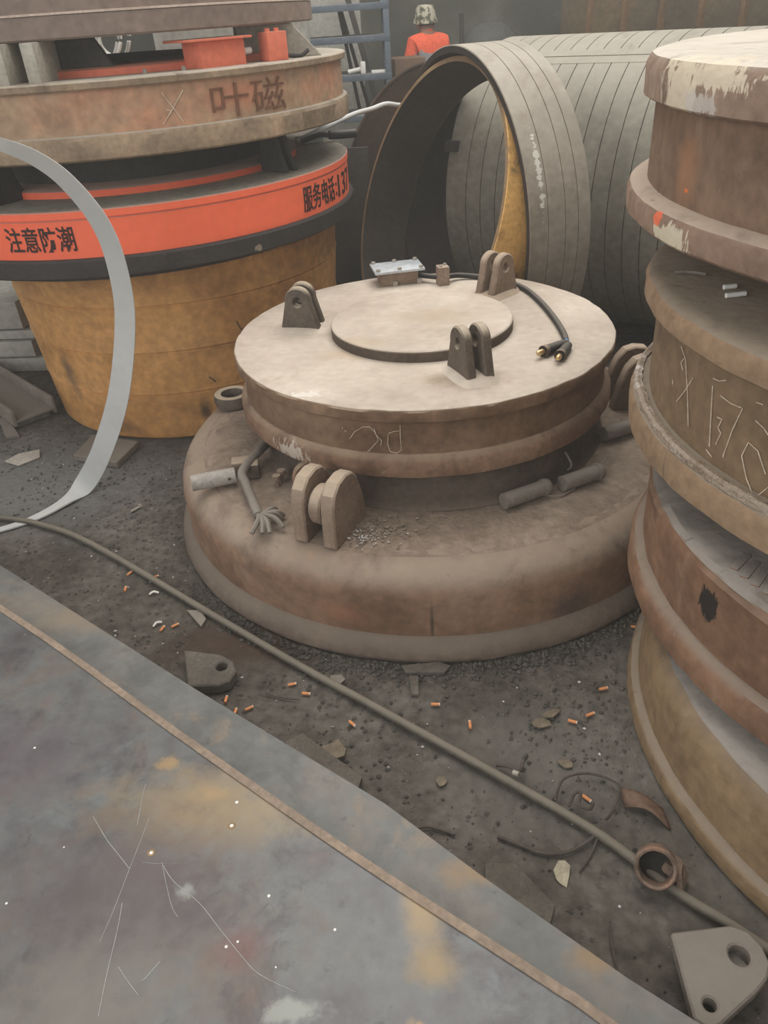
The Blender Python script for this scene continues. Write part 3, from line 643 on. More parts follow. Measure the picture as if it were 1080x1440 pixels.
for lab, x, y, rz, l in (('white chalk stub lying far from the rim on the olive brown magnet', 0.792, 1.652, 0.1, 0.028), ('longer white chalk stub beside the smaller one on the olive brown magnet', 0.782, 1.598, 0.12, 0.044)):
    o = tube('chalk_stub', [(-l / 2, 0, 0), (l / 2, 0, 0)], 0.0055, m_white_chalk, n=10, k=1, loc=(x, y, 1.0455), rot=(0, 0, rz)); tag(o, lab, 'chalk')
o = tube('twig', [(-0.03, 0.01, 0), (0, 0.002, 0.002), (0.035, -0.02, 0)], 0.004, m_scrap, n=6, k=4, loc=(0.745, 1.775, 1.044)); tag(o, 'thin brown twig lying on the olive brown magnet', 'twig')

# ------------------------------------------------------------------ left: ochre drum and three stacked magnets
LC = (-1.03, 3.88)
t = thing('metal_tub', 'ochre painted round metal tub under the red magnet', 'tub', (-0.92, 3.90, 0))
def taper(z): return 0.72 + (0.785 - 0.72) * z / 0.78
prof = [(0, 0), (taper(0) - 0.01, 0), (taper(0), 0.01)]
for zs in (0.23, 0.43, 0.635):
    prof += [(taper(zs), zs - 0.008), (taper(zs) - 0.005, zs - 0.004), (taper(zs) - 0.005, zs), (taper(zs) + 0.004, zs + 0.004), (taper(zs) + 0.001, zs + 0.02)]
prof += [(taper(0.78), 0.775), (0.78, 0.785), (0, 0.785)]
lathe('shell', prof, m_yellow, t, smooth=25)
chalk('scratch', [[(-63, .52), (-62.2, .49), (-61.2, .465)], [(-75, .3), (-73, .27)]], taper(.5) + 0.002, m_hub, t, w=0.006)
zb = 0.786
t = thing('lifting_magnet', 'bright red orange magnet with black lettering on the ochre tub', 'magnet', (*LC, zb))
def zz(z): return z - zb
lathe('core', [(0, 0), (0.86, 0), (0.86, 0.045), (0, 0.045)], m_black_paint, t)
lathe('black_flange', [(0.8, zz(.825)), (0.982, zz(.825)), (0.992, zz(.832)), (0.992, zz(.890)), (0.986, zz(.897)), (0.97, zz(.8985))], m_black_paint, t, jit=0.001)
lathe('red_band', [(0.972, zz(.895)), (0.973, zz(1.030)), (0.969, zz(1.032)), (0.969, zz(1.035)), (0.977, zz(1.037)), (0.977, zz(1.060)), (0.972, zz(1.0635))], m_red, t)
lathe('top_plate', [(0.974, zz(1.0625)), (0.96, zz(1.0645)), (0.5, zz(1.0645)), (0, zz(1.065))], m_grey_top, t)
lathe('inner_ring', [(0.74, zz(1.062)), (0.74, zz(1.088)), (0.73, zz(1.094)), (0, zz(1.094))], m_red, t)
lathe('hub', [(0.6, zz(1.09)), (0.6, zz(1.218)), (0, zz(1.218))], m_rack_dark, t)
text_on_cyl('lettering', '注意防潮', 0.9735, -106.6, -91.0, zz(.925), zz(1.015), m_text, t)
text_on_cyl('lettering', '服务电话', 0.9735, -35.6, -20.2, zz(.918), zz(1.018), m_text, t)
text_on_cyl('lettering', ':', 0.9735, -19.2, -18.5, zz(.93), zz(.985), m_text, t)
text_on_cyl('lettering', '137', 0.9735, -17.4, -5.0, zz(.918), zz(1.010), m_text, t)
lug_pair(t, -31, 0.80, zz(1.063), 0.20, 0.06, 0.152, 0.022, 0.035, 0.0, m_rack_dark, yawoff=-14)
lug_pair(t, -116, 0.80, zz(1.063), 0.20, 0.06, 0.152, 0.03, 0.05, 0.0, m_rack_dark)
box('blue_clip', (0.16, 0.08, 0.06), M('dark_blue_paint', [(44, 56, 72), (62, 76, 92)], scale=6), t, (-0.40, -0.74, zz(1.095)), (0, 0, R_(-25)))
zb = 1.219
t = thing('lifting_magnet', 'faded orange magnet with scratched cross on its side, above the red magnet', 'magnet', (*LC, zb))
lathe('bottom_flange', [(0, 0), (0.99, 0), (1.0, 0.007), (1.002, 0.066), (0.995, 0.077), (0.975, 0.082), (0, 0.082)], m_l2_rim, t, jit=0.002, seed=61)
lathe('side_shell', [(0.980, 0.075), (0.980, 0.22)], m_l2_side, t, jit=0.001, seed=62)
lathe('top_rim', [(0.97, 0.2135), (0.996, 0.214), (1.0, 0.218), (1.0, 0.235), (0.996, 0.239), (0.9, 0.239), (0, 0.2395)], m_l2_rim, t, jit=0.002, seed=63)
lathe('inner_ring', [(0.76, 0.239), (0.76, 0.260), (0.75, 0.266), (0, 0.266)], m_red_dirty, t)
lathe('hub', [(0.52, 0.262), (0.52, 0.275), (0, 0.275)], m_rack_dark, t)
chalk('scratched_cross', [[(-67.3, .187), (-65.6, .14), (-64.0, .093)], [(-68.1, .092), (-65.5, .14), (-63.0, .188)], [(-67, .135), (-66, .13)]], 0.982, m_chalk, t, w=0.0035)
o = text_on_cyl('welded_characters', '叶磁', 0.981, -57.5, -38.5, 0.088, 0.196, M('weld_script', [(112, 78, 58), (134, 94, 72)], scale=20, rough=0.8), t, th=0.005)
m_gl = M('grey_lug', [(160, 154, 142), (180, 174, 160)], scale=5, rough=0.8)
for x in (-0.125, -0.02):
    box('lug', (0.042, 0.34, 0.117), m_gl, t, (x, -0.77, 0.2965), (0, 0, 0), bev=0.004)
prism('gusset', [(0.0, 0), (0.20, 0), (0.13, 0.116), (0.0, 0.116)], 0.03, m_rack_dark, t, (0.005, -0.70, 0.239), bev=0.003)
prism('gusset', [(-0.24, 0), (0.09, 0), (-0.02, 0.116), (-0.24, 0.116)], 0.028, m_gl, t, (0.82, -0.30, 0.239), (0, 0, R_(8)), bev=0.003)
prism('gusset', [(-0.24, 0), (0.09, 0), (-0.02, 0.116), (-0.24, 0.116)], 0.028, m_gl, t, (0.80, -0.20, 0.239), (0, 0, R_(8)), bev=0.003)
jb = box('junction_box', (0.19, 0.12, 0.085), m_red_dirty, t, (0.53, -0.60, 0.278), (0, 0, R_(42)), bev=0.004)
lid = box('lid', (0.27, 0.17, 0.008), m_red_dirty, jb, (-0.02, 0.0, 0.047), bev=0.002)
tube('gland', [(0.09, 0.0, 0.0), (0.125, 0.0, 0.0)], 0.018, m_red_dirty, jb, n=12, k=1)
tube('white_sleeve', [(0.125, 0.0, 0.0), (0.16, 0.0, 0.0)], 0.012, m_white_chalk, jb, n=10, k=1)
cl = box('cable_clamp', (0.085, 0.07, 0.095), m_red_dirty, t, (0.735, -0.475, 0.286), (0, 0, R_(35)), bev=0.004)
for sx in (-0.02, 0.02): link('bolt', bolt_mesh(0.010, 0.012), m_red_dirty, cl, (sx, 0, 0.046))
tube('rope_end', [(0.78, -0.40, 0.25), (0.83, -0.38, 0.246), (0.86, -0.36, 0.262)], 0.008, m_rack_dark, t, n=8)
for (a, r) in ((-68, .80), (-59, .84)): link('bolt', bolt_mesh(0.008, 0.014), m_zinc, t, (r * math.cos(R_(a)), r * math.sin(R_(a)), 0.2385))
t = thing('lifting_magnet', 'plain taupe magnet cut off by the upper edge, topmost of the left stack', 'magnet', (LC[0], LC[1], 1.575))
lathe('lower_band', [(0, 0), (0.865, 0), (0.872, 0.006), (0.872, 0.066), (0.86, 0.072), (0, 0.072)], m_l1, t, jit=0.001)
lathe('upper_band', [(0.858, 0.070), (0.858, 0.28), (0.84, 0.295), (0, 0.296)], m_l1, t, jit=0.001)
lathe('seam_bead', [(0.856, 0.068), (0.874, 0.070), (0.872, 0.0755), (0.856, 0.077)], M('pale_seam', [(170, 152, 138), (188, 170, 156)], scale=9), t)
# coil of pale cable on the faded orange magnet
t = thing('wooden_crate', 'brown crate standing behind the left magnet stack', 'crate', (-1.50, 5.5, 0))
box('body', (0.55, 0.5, 1.39), m_cardboard, t, (0, 0, 0.695), bev=0.006)
box('lid_board', (0.6, 0.54, 0.03), m_cardboard, t, (0, 0, 1.405), bev=0.005)
o = box('grey_cabinet', (0.9, 0.5, 1.62), m_panel, None, (-0.72, 5.75, 0.81), bev=0.006); tag(o, 'pale grey cabinet behind the left magnet stack', 'cabinet')
t = thing('cable_coil', 'coil of white cable on the crate, seen through the left stack', 'cable', (-1.43, 5.38, 1.421))
random.seed(2)
for k in range(6):
    r = 0.105 + random.uniform(-.03, .012); P = []
    for i in range(25):
        a = 2 * PI * i / 24 * 0.96
        P.append((r * 0.85 * math.cos(a) + 0.012 * k - .03 + .006 * math.sin(3 * a), 0.022 * k - .05 + 0.01 * math.sin(2 * a + k), 0.13 + r * math.sin(a) - (0.105 - r) * 0.4))
    tube('loop', P, 0.0065, m_white_chalk if k % 2 else m_strip, t, n=7, k=2)
# ------------------------------------------------------------------ rings and drums behind
def ring_frame(c, yaw, lean, zc):
    h = Vector((math.cos(yaw), math.sin(yaw), 0)); n = Vector((math.sin(yaw), -math.cos(yaw), 0))
    u = Vector((0, 0, 1)) * math.cos(lean) + n * math.sin(lean)
    ax = h.cross(u)          # right handed: h, u, ax
    m = Matrix((h, u, ax)).transposed().to_4x4(); m.translation = Vector((c[0], c[1], zc)); return m, ax
def hoop_parts(t, R, wth, w0, w1, mats, grooves=(), n=160, rim=True, gw=0.004, gd=0.008):
    """tube with axis +Z local from w0 to w1; outer skin, inside, rims"""
    mo, mi, mr = mats
    prof = [(R - 0.004, w0), (R, w0 + 0.003)]
    for g in grooves: prof += [(R, g - gw), (R - gd, g - gw * 0.6), (R - gd, g + gw * 0.6), (R, g + gw)]
    prof += [(R, w1 - 0.003), (R - 0.004, w1)]
    lathe('outer_skin', prof, mo, t, n=n, smooth=30)
    lathe('inside', [(R - wth, w0 + 0.001), (R - wth, w1 - 0.001)], mi, t, n=n)
    lathe('rim', [(R - wth, w0 + 0.001), (R - wth, w0), (R - 0.004, w0), (R - 0.003, w0 + 0.002)], mr, t, n=n)
    lathe('rim', [(R - wth, w1 - 0.001), (R - wth, w1), (R - 0.004, w1), (R - 0.003, w1 - 0.002)], mr, t, n=n)

# grooved ring
yaw = -1.25
m4, ax = ring_frame((0.44, 3.87), yaw, 0.0, 0.726)
t = thing('steel_ring', 'wide grey steel ring with fine grooves standing behind the small magnet', 'ring')
t.matrix_world = m4
s = 1 if ax.x > 0 else -1
w0, w1 = sorted((0.0, 0.285 * s))
hoop_parts(t, 0.725, 0.03, w0, w1, (m_ring, m_ring_in, m_ring_in), grooves=sorted([s * .085, s * .165, s * .225]), gw=0.0018, gd=0.004)
# leaning hoop tucked into it
m4, ax = ring_frame((0.281, 3.795), -1.18, -0.317, 0.16 + 0.657 * math.cos(0.317))
t = thing('steel_hoop', 'dark steel hoop with ochre outer edge leaning into the grooved ring', 'hoop')
t.matrix_world = m4
s = 1 if ax.x > 0 else -1
w0, w1 = sorted((0.0, 0.26 * s))
hoop_parts(t, 0.657, 0.022, w0, w1, (m_hoop_out, m_hoop, m_hoop_rim))
o = box('wooden_block', (0.24, 0.18, 0.075), m_wood, None, (0.30, 3.87, 0.0365), (0, 0, 0.4), bev=0.005); tag(o, 'wooden block propping the leaning dark hoop', 'block')
# slotted drum
m4, ax = ring_frame((0.97, 4.80), 0.92, 0.0, 0.716)
t = thing('slotted_drum', 'long grey steel drum with rows of thin slots behind the rings', 'drum')
t.matrix_world = m4
s = 1 if ax.x > 0 else -1
g = [s * (0.002 + 0.085 * k) for k in range(0, 20)]
w0, w1 = sorted((-0.12 * s, 1.72 * s))
hoop_parts(t, 0.715, 0.02, w0, w1, (m_drum, m_ring_in, m_ring_in), grooves=sorted(g), gw=0.0022, gd=0.010)
V, F = [], []
K = 10
for i in range(2):
    for j in range(K + 1):
        a = R_(117.5 + (-4.4 + 8.8 * j / K)); V.append((0.7162 * math.cos(a), 0.7162 * math.sin(a), (w0 + 0.002, w1 - 0.002)[i]))
for j in range(K): F.append((j, j + 1, K + 2 + j, K + 1 + j))
link('seam_strip', mesh('seam_strip', V, F, 60), m_drum, t)
Pw = [(0.717 * math.cos(R_(117.5)), 0.717 * math.sin(R_(117.5)), w0 + 0.01), (0.717 * math.cos(R_(117.5)), 0.717 * math.sin(R_(117.5)), w1 - 0.01)]
tube('seam_bead', Pw, 0.0025, m_ring, t, n=6, k=1)
box('end_clip', (0.08, 0.05, 0.07), m_rack_dark, t, (-0.655, 0.27, (-0.10) * s), bev=0.004)
# rusty curved sheet on the left
t = thing('rusty_sheet', 'dark rusty curved steel sheet between the red magnet and the leaning hoop', 'sheet', (0.1, 4.95, 0), (R_(-2), 0, 0))
prism('plate', [(-0.22, 0.0), (0.36, 0.0), (0.44, 1.30), (0.30, 1.325), (0.145, 1.265), (0.015, 1.155), (-0.085, 1.015), (-0.145, 0.88), (-0.19, 0.70), (-0.22, 0.4)], 0.02, m_rust_ring, t, (0, 0, 0), bev=0.003)
tube('rim_flange', [(0.44, 0, 1.30), (0.30, 0, 1.325), (0.145, 0, 1.265), (0.015, 0, 1.155), (-0.085, 0, 1.015), (-0.145, 0, 0.88), (-0.19, 0, 0.70), (-0.22, 0, 0.4), (-0.22, 0, 0.02)], 0.014, m_rust_ring, t, n=8, k=4)
# far ridged drum
m4, ax = ring_frame((2.70, 8.15), 0.75, 0.0, 1.4)
t = thing('ridged_drum', 'huge rusty ridged drum far behind at the upper right corner', 'drum')
t.matrix_world = m4
s = 1 if ax.x > 0 else -1
w0, w1 = sorted((0.0, 3.1 * s))
hoop_parts(t, 1.4, 0.03, w0, w1, (m_rust_drum, m_ring_in, m_ring_in))
for k in range(9):
    zc = s * (0.26 + 0.30 * k)
    lathe('ridge', [(1.4, zc - 0.03), (1.42, zc - 0.015), (1.42, zc + 0.015), (1.4, zc + 0.03)], m_rust_ridge, t, n=96)

# black board, hose and plug between red magnet and rings
o = box('black_board', (0.30, 0.03, 0.95), m_rack_dark, None, (-0.10, 4.80, 0.472), (R_(-3), 0, R_(-8)), bev=0.004); tag(o, 'upright black board in the gap right of the ochre tub', 'board')
o = tube('grey_hose', [(-0.30, 4.12, 1.085), (-0.20, 4.22, 1.11), (-0.08, 4.40, 1.135), (0.0, 4.5, 1.15), (0.08, 4.6, 1.155), (0.2, 4.72, 1.16), (0.34, 4.84, 1.05), (0.38, 4.86, 0.5), (0.38, 4.86, 0.014)], 0.012, m_strip, n=10)
tag(o, 'pale grey hose leading from the red magnet to the rusty ring', 'hose')
t = thing('cable_plug', 'black cable plug lying on the rear edge of the red magnet', 'plug', (-0.17, 4.16, 1.066))
tube('lead', [(-0.10, -0.05, 0.02), (-0.02, 0.0, 0.035), (0.03, 0.02, 0.03)], 0.012, m_black_rubber, t, n=10)
tube('body', [(0.03, 0.02, 0.03), (0.08, 0.04, 0.026), (0.16, 0.08, 0.022)], 0.02, m_black_rubber, t, n=12)
o = box('foam_block', (0.13, 0.06, 0.03), m_strip, None, (-0.24, 4.20, 1.0805), (0, 0, R_(15))); tag(o, 'small pale block under the black plug on the red magnet', 'block')

# rack far behind
t = thing('storage_rack', 'blue grey steel storage rack beside the worker at the back', 'rack', (0.28, 7.0, 0))
for x in (0.0, -1.35):
    for y in (0, 0.5): box('post', (0.045, 0.045, 1.75), m_blue_rack, t, (x, y, 0.873), bev=0.004)
for z in (0.55, 0.86, 1.15, 1.41, 1.62):
    sh = box('shelf', (1.40, 0.55, 0.045), m_blue_rack, t, (-0.675, 0.25, z), bev=0.004)
for x, a in ((-0.12, 14), (-0.2, 9)): box('brace', (0.03, 0.02, 1.5), m_rack_dark, t, (x - 0.05, 0.53, 0.9), (0, R_(-a), 0), bev=0.003)
o = box('steel_offcut', (0.05, 0.05, 1.95), m_rack_dark, None, (0.18, 8.1, 0.95), (0, R_(-14), 0), bev=0.004); tag(o, 'dark steel bar leaning behind the blue grey rack', 'bar')
o = box('pale_panel', (1.9, 0.06, 2.2), m_panel, None, (-0.85, 8.35, 1.1), bev=0.004); tag(o, 'pale grey sheet panel standing behind the blue grey rack', 'panel')
t = thing('white_tool', 'small white hand tool lying on the blue grey rack', 'tool', (0.06, 7.02, 1.173))
tube('handle', [(-0.10, 0, 0.02), (0.0, 0, 0.035)], 0.016, m_white_chalk, t, n=8, k=1); box('head', (0.04, 0.06, 0.085), m_white_chalk, t, (0.02, 0, 0.044), bev=0.01)
o = box('flat_white_bar', (0.11, 0.05, 0.02), m_white_chalk, None, (0.2, 7.03, 1.184), bev=0.003); tag(o, 'flat white bar at the end of the rack shelf', 'bar')
t = thing('carton', 'brown carton standing between the rack and the worker', 'carton', (0.46, 7.6, 0))
box('body', (0.26, 0.4, 1.24), m_cardboard, t, (0, 0, 0.62), (0, 0, 0.1), bev=0.006)
box('dark_handle', (0.02, 0.41, 0.10), m_rack_dark, t, (0.05, -0.004, 1.12), (0, 0, 0.1), bev=0.003)
t = thing('gas_tank', 'dark upright tank with domed top behind the grooved ring', 'tank', (1.30, 8.4, 0))
pr = [(0, 0), (0.26, 0), (0.30, 0.02), (0.30, 1.18)]
for i in range(1, 9): a = PI / 2 * i / 8; pr.append((0.30 * math.cos(a), 1.18 + 0.26 * math.sin(a)))
pr[-1] = (0, 1.44)
lathe('body', pr, m_tank, t, n=48)
tube('side_pipe', [(-0.28, -0.1, 0.01), (-0.28, -0.1, 1.52)], 0.02, m_rack_dark, t, n=8, k=1)

# ------------------------------------------------------------------ worker
def skin_mesh(name, verts, edges, radii, root=0, sub=2):
    me = bpy.data.meshes.new(name + '_cage'); me.from_pydata(verts, edges, [])
    o = bpy.data.objects.new(name + '_cage', me); COL.objects.link(o)
    md = o.modifiers.new('skin', 'SKIN'); md.use_smooth_shade = True
    sd = o.modifiers.new('sub', 'SUBSURF'); sd.levels = sub; sd.render_levels = sub
    sl = me.skin_vertices[0].data
    for i, r in enumerate(radii):
        sl[i].radius = r if isinstance(r, tuple) else (r, r); sl[i].use_root = (i == root)
    bpy.context.view_layer.update()
    dg = bpy.context.evaluated_depsgraph_get()
    out = bpy.data.meshes.new_from_object(o.evaluated_get(dg)); out.name = name
    bpy.data.objects.remove(o); bpy.data.meshes.remove(me)
    out.materials.clear()
    return finish(out, 0) if False else out
def worker():
    t = thing('person', 'worker in orange and grey jacket and camouflage hat, seen from behind', 'person', (0.69, 8.0, 0), (0, 0, R_(28)))
    t.scale = (0.92, 0.92, 0.972)
    # faces +Y (away from camera), turned to the left
    S = [(0, 0, .90), (0, 0.0, 1.05), (0, 0.01, 1.22), (0, 0.01, 1.35), (0, 0.02, 1.42), (0, 0.05, 1.50), (0, 0.06, 1.57)]
    V = list(S); E_ = [(i, i + 1) for i in range(6)]; Rr = [(.15, .11), (.135, .10), (.155, .11), (.15, .10), (.06, .06), (.075, .085), (.065, .075)]
    hands = []
    for sd in (-1, 1):
        b = len(V)
        V += [(sd * .17, 0.01, 1.36), (sd * .23, 0.02, 1.12), (sd * .22, 0.12, .93), (sd * .21, 0.17, .86)]
        E_ += [(3, b), (b, b + 1), (b + 1, b + 2), (b + 2, b + 3)]; Rr += [.058, .045, .033, (.035, .02)]
        for k, (dx, l) in enumerate(((-.028, .065), (-.01, .08), (.01, .075), (.028, .06))):
            q = len(V); V += [(sd * .21 + dx, 0.185, .83), (sd * .21 + dx, 0.205, .83 - l)]; E_ += [(b + 3, q), (q, q + 1)]; Rr += [.009, .008]
        q = len(V); V += [(sd * .21 - sd * .04, 0.185, .855), (sd * .21 - sd * .05, 0.205, .81)]; E_ += [(b + 3, q), (q, q + 1)]; Rr += [.011, .009]
        b = len(V)
        V += [(sd * .09, 0, .84), (sd * .10, 0.02, .47), (sd * .10, -0.01, .09), (sd * .11, 0.11, .035)]
        E_ += [(0, b), (b, b + 1), (b + 1, b + 2), (b + 2, b + 3)]; Rr += [.09, .06, .045, (.042, .03)]
    body = skin_mesh('body', V, E_, Rr); link('body', body, m_skin, t)
    # head details
    lathe('hair', [(0, -.06), (.085, -.05), (.09, 0), (.0, .05)], m_rack_dark, t, n=24, loc=(0, 0.045, 1.545))
    nose = tube('nose', [(0, .125, 1.535), (0, .155, 1.505)], .012, m_skin, t, n=8, k=1)
    for sd in (-1, 1):
        tube('ear', [(sd * .078, .05, 1.525), (sd * .09, .045, 1.50), (sd * .08, .05, 1.475)], .012, m_skin, t, n=8, k=3)
        tube('eye', [(sd * .03, .125, 1.53), (sd * .034, .132, 1.53)], .009, m_rack_dark, t, n=8, k=1)
    tube('mouth', [(-.022, .128, 1.462), (0, .134, 1.46), (.022, .128, 1.462)], .005, m_hub, t, n=6, k=3)
    # jacket: lower grey, orange yoke over the shoulders
    Vj = [(0, 0, .82), (0, 0, 1.02), (0, 0.005, 1.2), (0, 0.01, 1.365), (0, 0.02, 1.455)]; Ej = [(0, 1), (1, 2), (2, 3), (3, 4)]; Rj = [(.175, .135), (.165, .13), (.185, .135), (.18, .125), (.085, .085)]
    for sd in (-1, 1):
        b = len(Vj); Vj += [(sd * .165, 0.01, 1.36), (sd * .24, 0.02, 1.12), (sd * .225, 0.115, .94)]
        Ej += [(3, b), (b, b + 1), (b + 1, b + 2)]; Rj += [.078, .066, .05]
    jk = skin_mesh('jacket', Vj, Ej, Rj)
    j = link('jacket', jk, m_jacket, t)
    jk.materials.append(m_yoke)
    for p in jk.polygons:
        if p.center.z > 1.29 - 0.25 * max(0, abs(p.center.x) - 0.12): p.material_index = 1
    Vt = [(0, 0, .92), (0, 0, .84)]; Et = [(0, 1)]; Rt = [(.16, .12), (.16, .125)]
    for sd in (-1, 1):
        b = len(Vt); Vt += [(sd * .09, 0, .76), (sd * .10, 0.02, .47), (sd * .10, -0.01, .07)]; Et += [(1, b), (b, b + 1), (b + 1, b + 2)]; Rt += [.105, .08, .068]
    link('trousers', skin_mesh('trousers', Vt, Et, Rt), m_trouser, t)
    for sd in (-1, 1): box('shoe', (.10, .27, .085), m_rack_dark, t, (sd * .105, .05, .0425), bev=.03)
    hat = lathe('hat', [(.075, .03), (.118, -.03), (.121, -.026), (.096, .028), (.092, .085), (.08, .108), (.06, .116), (0, .118)], m_camo, t, n=40, loc=(0, .05, 1.535), jit=.006, seed=4, smooth=60)
    link('collar', skin_mesh('collar', [(0, .02, 1.42), (0, .03, 1.475)], [(0, 1)], [(.075, .075), (.07, .07)]), m_yoke, t)
worker()

# ------------------------------------------------------------------ foreground plates
far = [(-2.42, 3.05), (-1.312, 2.133), (-0.551, 1.5), (-0.045, 1.095), (0.15, 0.905), (0.385, 0.69), (0.484, 0.61), (1.15, 0.04)]
low = [(0.55, -0.75), (-3.0, 2.2)]
def sheet_mesh(name, edge, back, z0, z1):
    V, F = [], []
    for x, y in edge:
        for k in range(4):
            f = (0, 0.02, 0.4, 1)[k]
            V.append((x + back[0] * f, y + back[1] * f, z1 - (0.003 if k == 0 else 0)))
        V.append((x + back[0], y + back[1], z0)); V.append((x, y, z0))
    n = len(edge)
    for i in range(n - 1):
        for k in range(6): F.append((6 * i + k, 6 * i + (k + 1) % 6, 6 * i + 6 + (k + 1) % 6, 6 * i + 6 + k))
    F.append(tuple(range(6))); F.append(tuple(6 * (n - 1) + k for k in range(6)))
    return mesh(name, V, F, 20)
o = link('steel_plate', sheet_mesh('steel_plate', far, (-1.25, -1.5), -0.02, 0.02), m_plate_low, None, (0, 0, 0.08))
tag(o, 'lower steel plate showing as a grey strip under the foreground plate', 'plate')
o2 = [(-2.25, 2.66), (-1.205, 1.877), (-0.552, 1.327), (-0.243, 1.068), (-0.051, 0.912), (0.131, 0.77), (0.258, 0.671), (0.338, 0.604), (0.85, 0.14)]
low2 = [(0.40, -0.6), (-2.8, 1.9)]
t = thing('steel_plate', 'large stained blue grey steel plate filling the lower left foreground', 'plate', (0, 0, 0.101))
link('sheet', sheet_mesh('sheet', o2, (-1.1, -1.32), -0.012, 0.012), m_plate, t, (0, 0, 0.015))
E2 = smooth_path([(x, y, 0.0155) for x, y in o2], 4)
ribbon('cut_edge', [(x - 0.0115 + 0.006, y - 0.0135 + 0.007, 0.0275) for x, y, z in E2], [(0.012, 0.014, 0.0)] * len(E2), 0.0035, m_plate_edge, t, k=1)
for k, (x, y) in enumerate(((-1.9, 2.3), (-1.0, 1.5), (0.1, 0.35), (-0.4, 0.3))):
    o = box('wooden_block', (0.30, 0.12, 0.062), m_wood, None, (x, y, 0.0285), (0, 0, -0.6), bev=0.005)
    tag(o, 'wooden bearer block under the foreground plates, ' + ('at their far left end', 'below the middle of the far edge', 'below the near right end', 'below the near middle')[k], 'block', 'bearers under the plates')
# bright scratches in the plate (cut into its face, so bare metal shows)
def scratch(pts, w=0.0035):
    ribbon('scratch', [(x, y, 0.0274) for x, y in pts], [(w, w * .3, 0)] * len(pts), 0.0006, m_scratch, t, k=4)
for l in ([(-0.697, 1.091), (-0.651, 1.031), (-0.618, 0.995), (-0.583, 0.957)], [(-0.605, 0.807), (-0.594, 0.869), (-0.583, 0.957), (-0.576, 1.009), (-0.568, 1.077)],
          [(-0.583, 0.957), (-0.559, 0.969), (-0.521, 0.963), (-0.479, 0.963)], [(-0.518, 0.966), (-0.483, 0.921), (-0.423, 0.872), (-0.376, 0.819), (-0.325, 0.762), (-0.288, 0.727), (-0.22, 0.692)],
          [(-0.58, 0.883), (-0.576, 0.826), (-0.575, 0.747), (-0.571, 0.674)], [(-0.516, 0.963), (-0.481, 0.876), (-0.461, 0.846)], [(-0.556, 0.758), (-0.532, 0.731), (-0.506, 0.705)], [(-0.591, 1.061), (-0.596, 1.145), (-0.596, 1.168)]):
    scratch(l, random.uniform(0.0008, 0.0016))
scratch([(-0.51, 0.728), (-0.5, 0.735), (-0.479, 0.763)], 0.003)
for (x, y) in ((-0.376, 1.102), (-0.38, 1.043), (-0.545, 0.991), (-0.284, 0.877), (-0.357, 0.782), (-0.336, 0.79), (-0.74, 1.019), (-0.259, 0.738), (-0.9, 1.3), (-0.82, 0.9), (-0.15, 0.8)):
    r = random.uniform(0.002, 0.005)
    lathe('paint_speck', [(r, 0), (r * .7, .0008), (0, .001)], m_white_chalk, t, n=9, loc=(x, y, 0.0268))
for (x, y) in ((-0.545, 0.991), (-0.38, 1.043)):
    lathe('rust_ring', [(.0045, .0), (.0045, .0012), (.0085, .0012), (.009, 0)], m_hoop_rim, t, n=14, loc=(x, y, 0.0268))

# ------------------------------------------------------------------ grey band arching down at the left
P = [(-1.048, 2.35, 1.374), (-1.0, 2.4, 1.345), (-0.94, 2.47, 1.294), (-0.887, 2.53, 1.216), (-0.844, 2.6, 1.082), (-0.839, 2.65, 0.933), (-0.873, 2.7, 0.726), (-0.973, 2.72, 0.435), (-1.107, 2.74, 0.189), (-1.223, 2.75, 0.036), (-1.28, 2.68, 0.010), (-1.38, 2.56, 0.006), (-1.52, 2.48, 0.006)]
Wd = [0.034, 0.036, 0.044, 0.052, 0.060, 0.066, 0.072, 0.078, 0.080, 0.078, 0.06, 0.04, 0.03]
PV = [Vector(p) for p in P]; WV = []
cv = Vector((0, 0, CAMH))
for i, p in enumerate(PV):
    tt = (PV[min(i + 1, len(PV) - 1)] - PV[max(i - 1, 0)]).normalized()
    side = Vector((0, -1, 0.25)).cross(tt).normalized() if i < 10 else Vector((0, 0, 1)).cross(tt).normalized()
    if WV and side.dot(WV[-1]) < 0: side = -side
    WV.append(side * Wd[i])
o = ribbon('metal_band', P, [tuple(v) for v in WV], 0.006, m_strip, k=8); tag(o, 'pale grey flat metal band arching to the floor before the ochre tub', 'band')

# ------------------------------------------------------------------ floor clutter
o = tube('long_pipe', [(-2.0, 2.70, 0.014), (-1.509, 2.574, 0.014), (-1.316, 2.5, 0.014), (-1.08, 2.344, 0.014), (-0.566, 1.892, 0.014), (-0.28, 1.641, 0.014), (-0.075, 1.471, 0.014), (0.233, 1.212, 0.014), (0.418, 1.051, 0.014), (0.502, 0.958, 0.014), (0.567, 0.881, 0.014), (0.692, 0.763, 0.014), (1.0, 0.42, 0.014)], 0.0112, m_pipe, n=14, k=4)
tag(o, 'long dusty thin pipe running diagonally across the dirt floor', 'pipe')

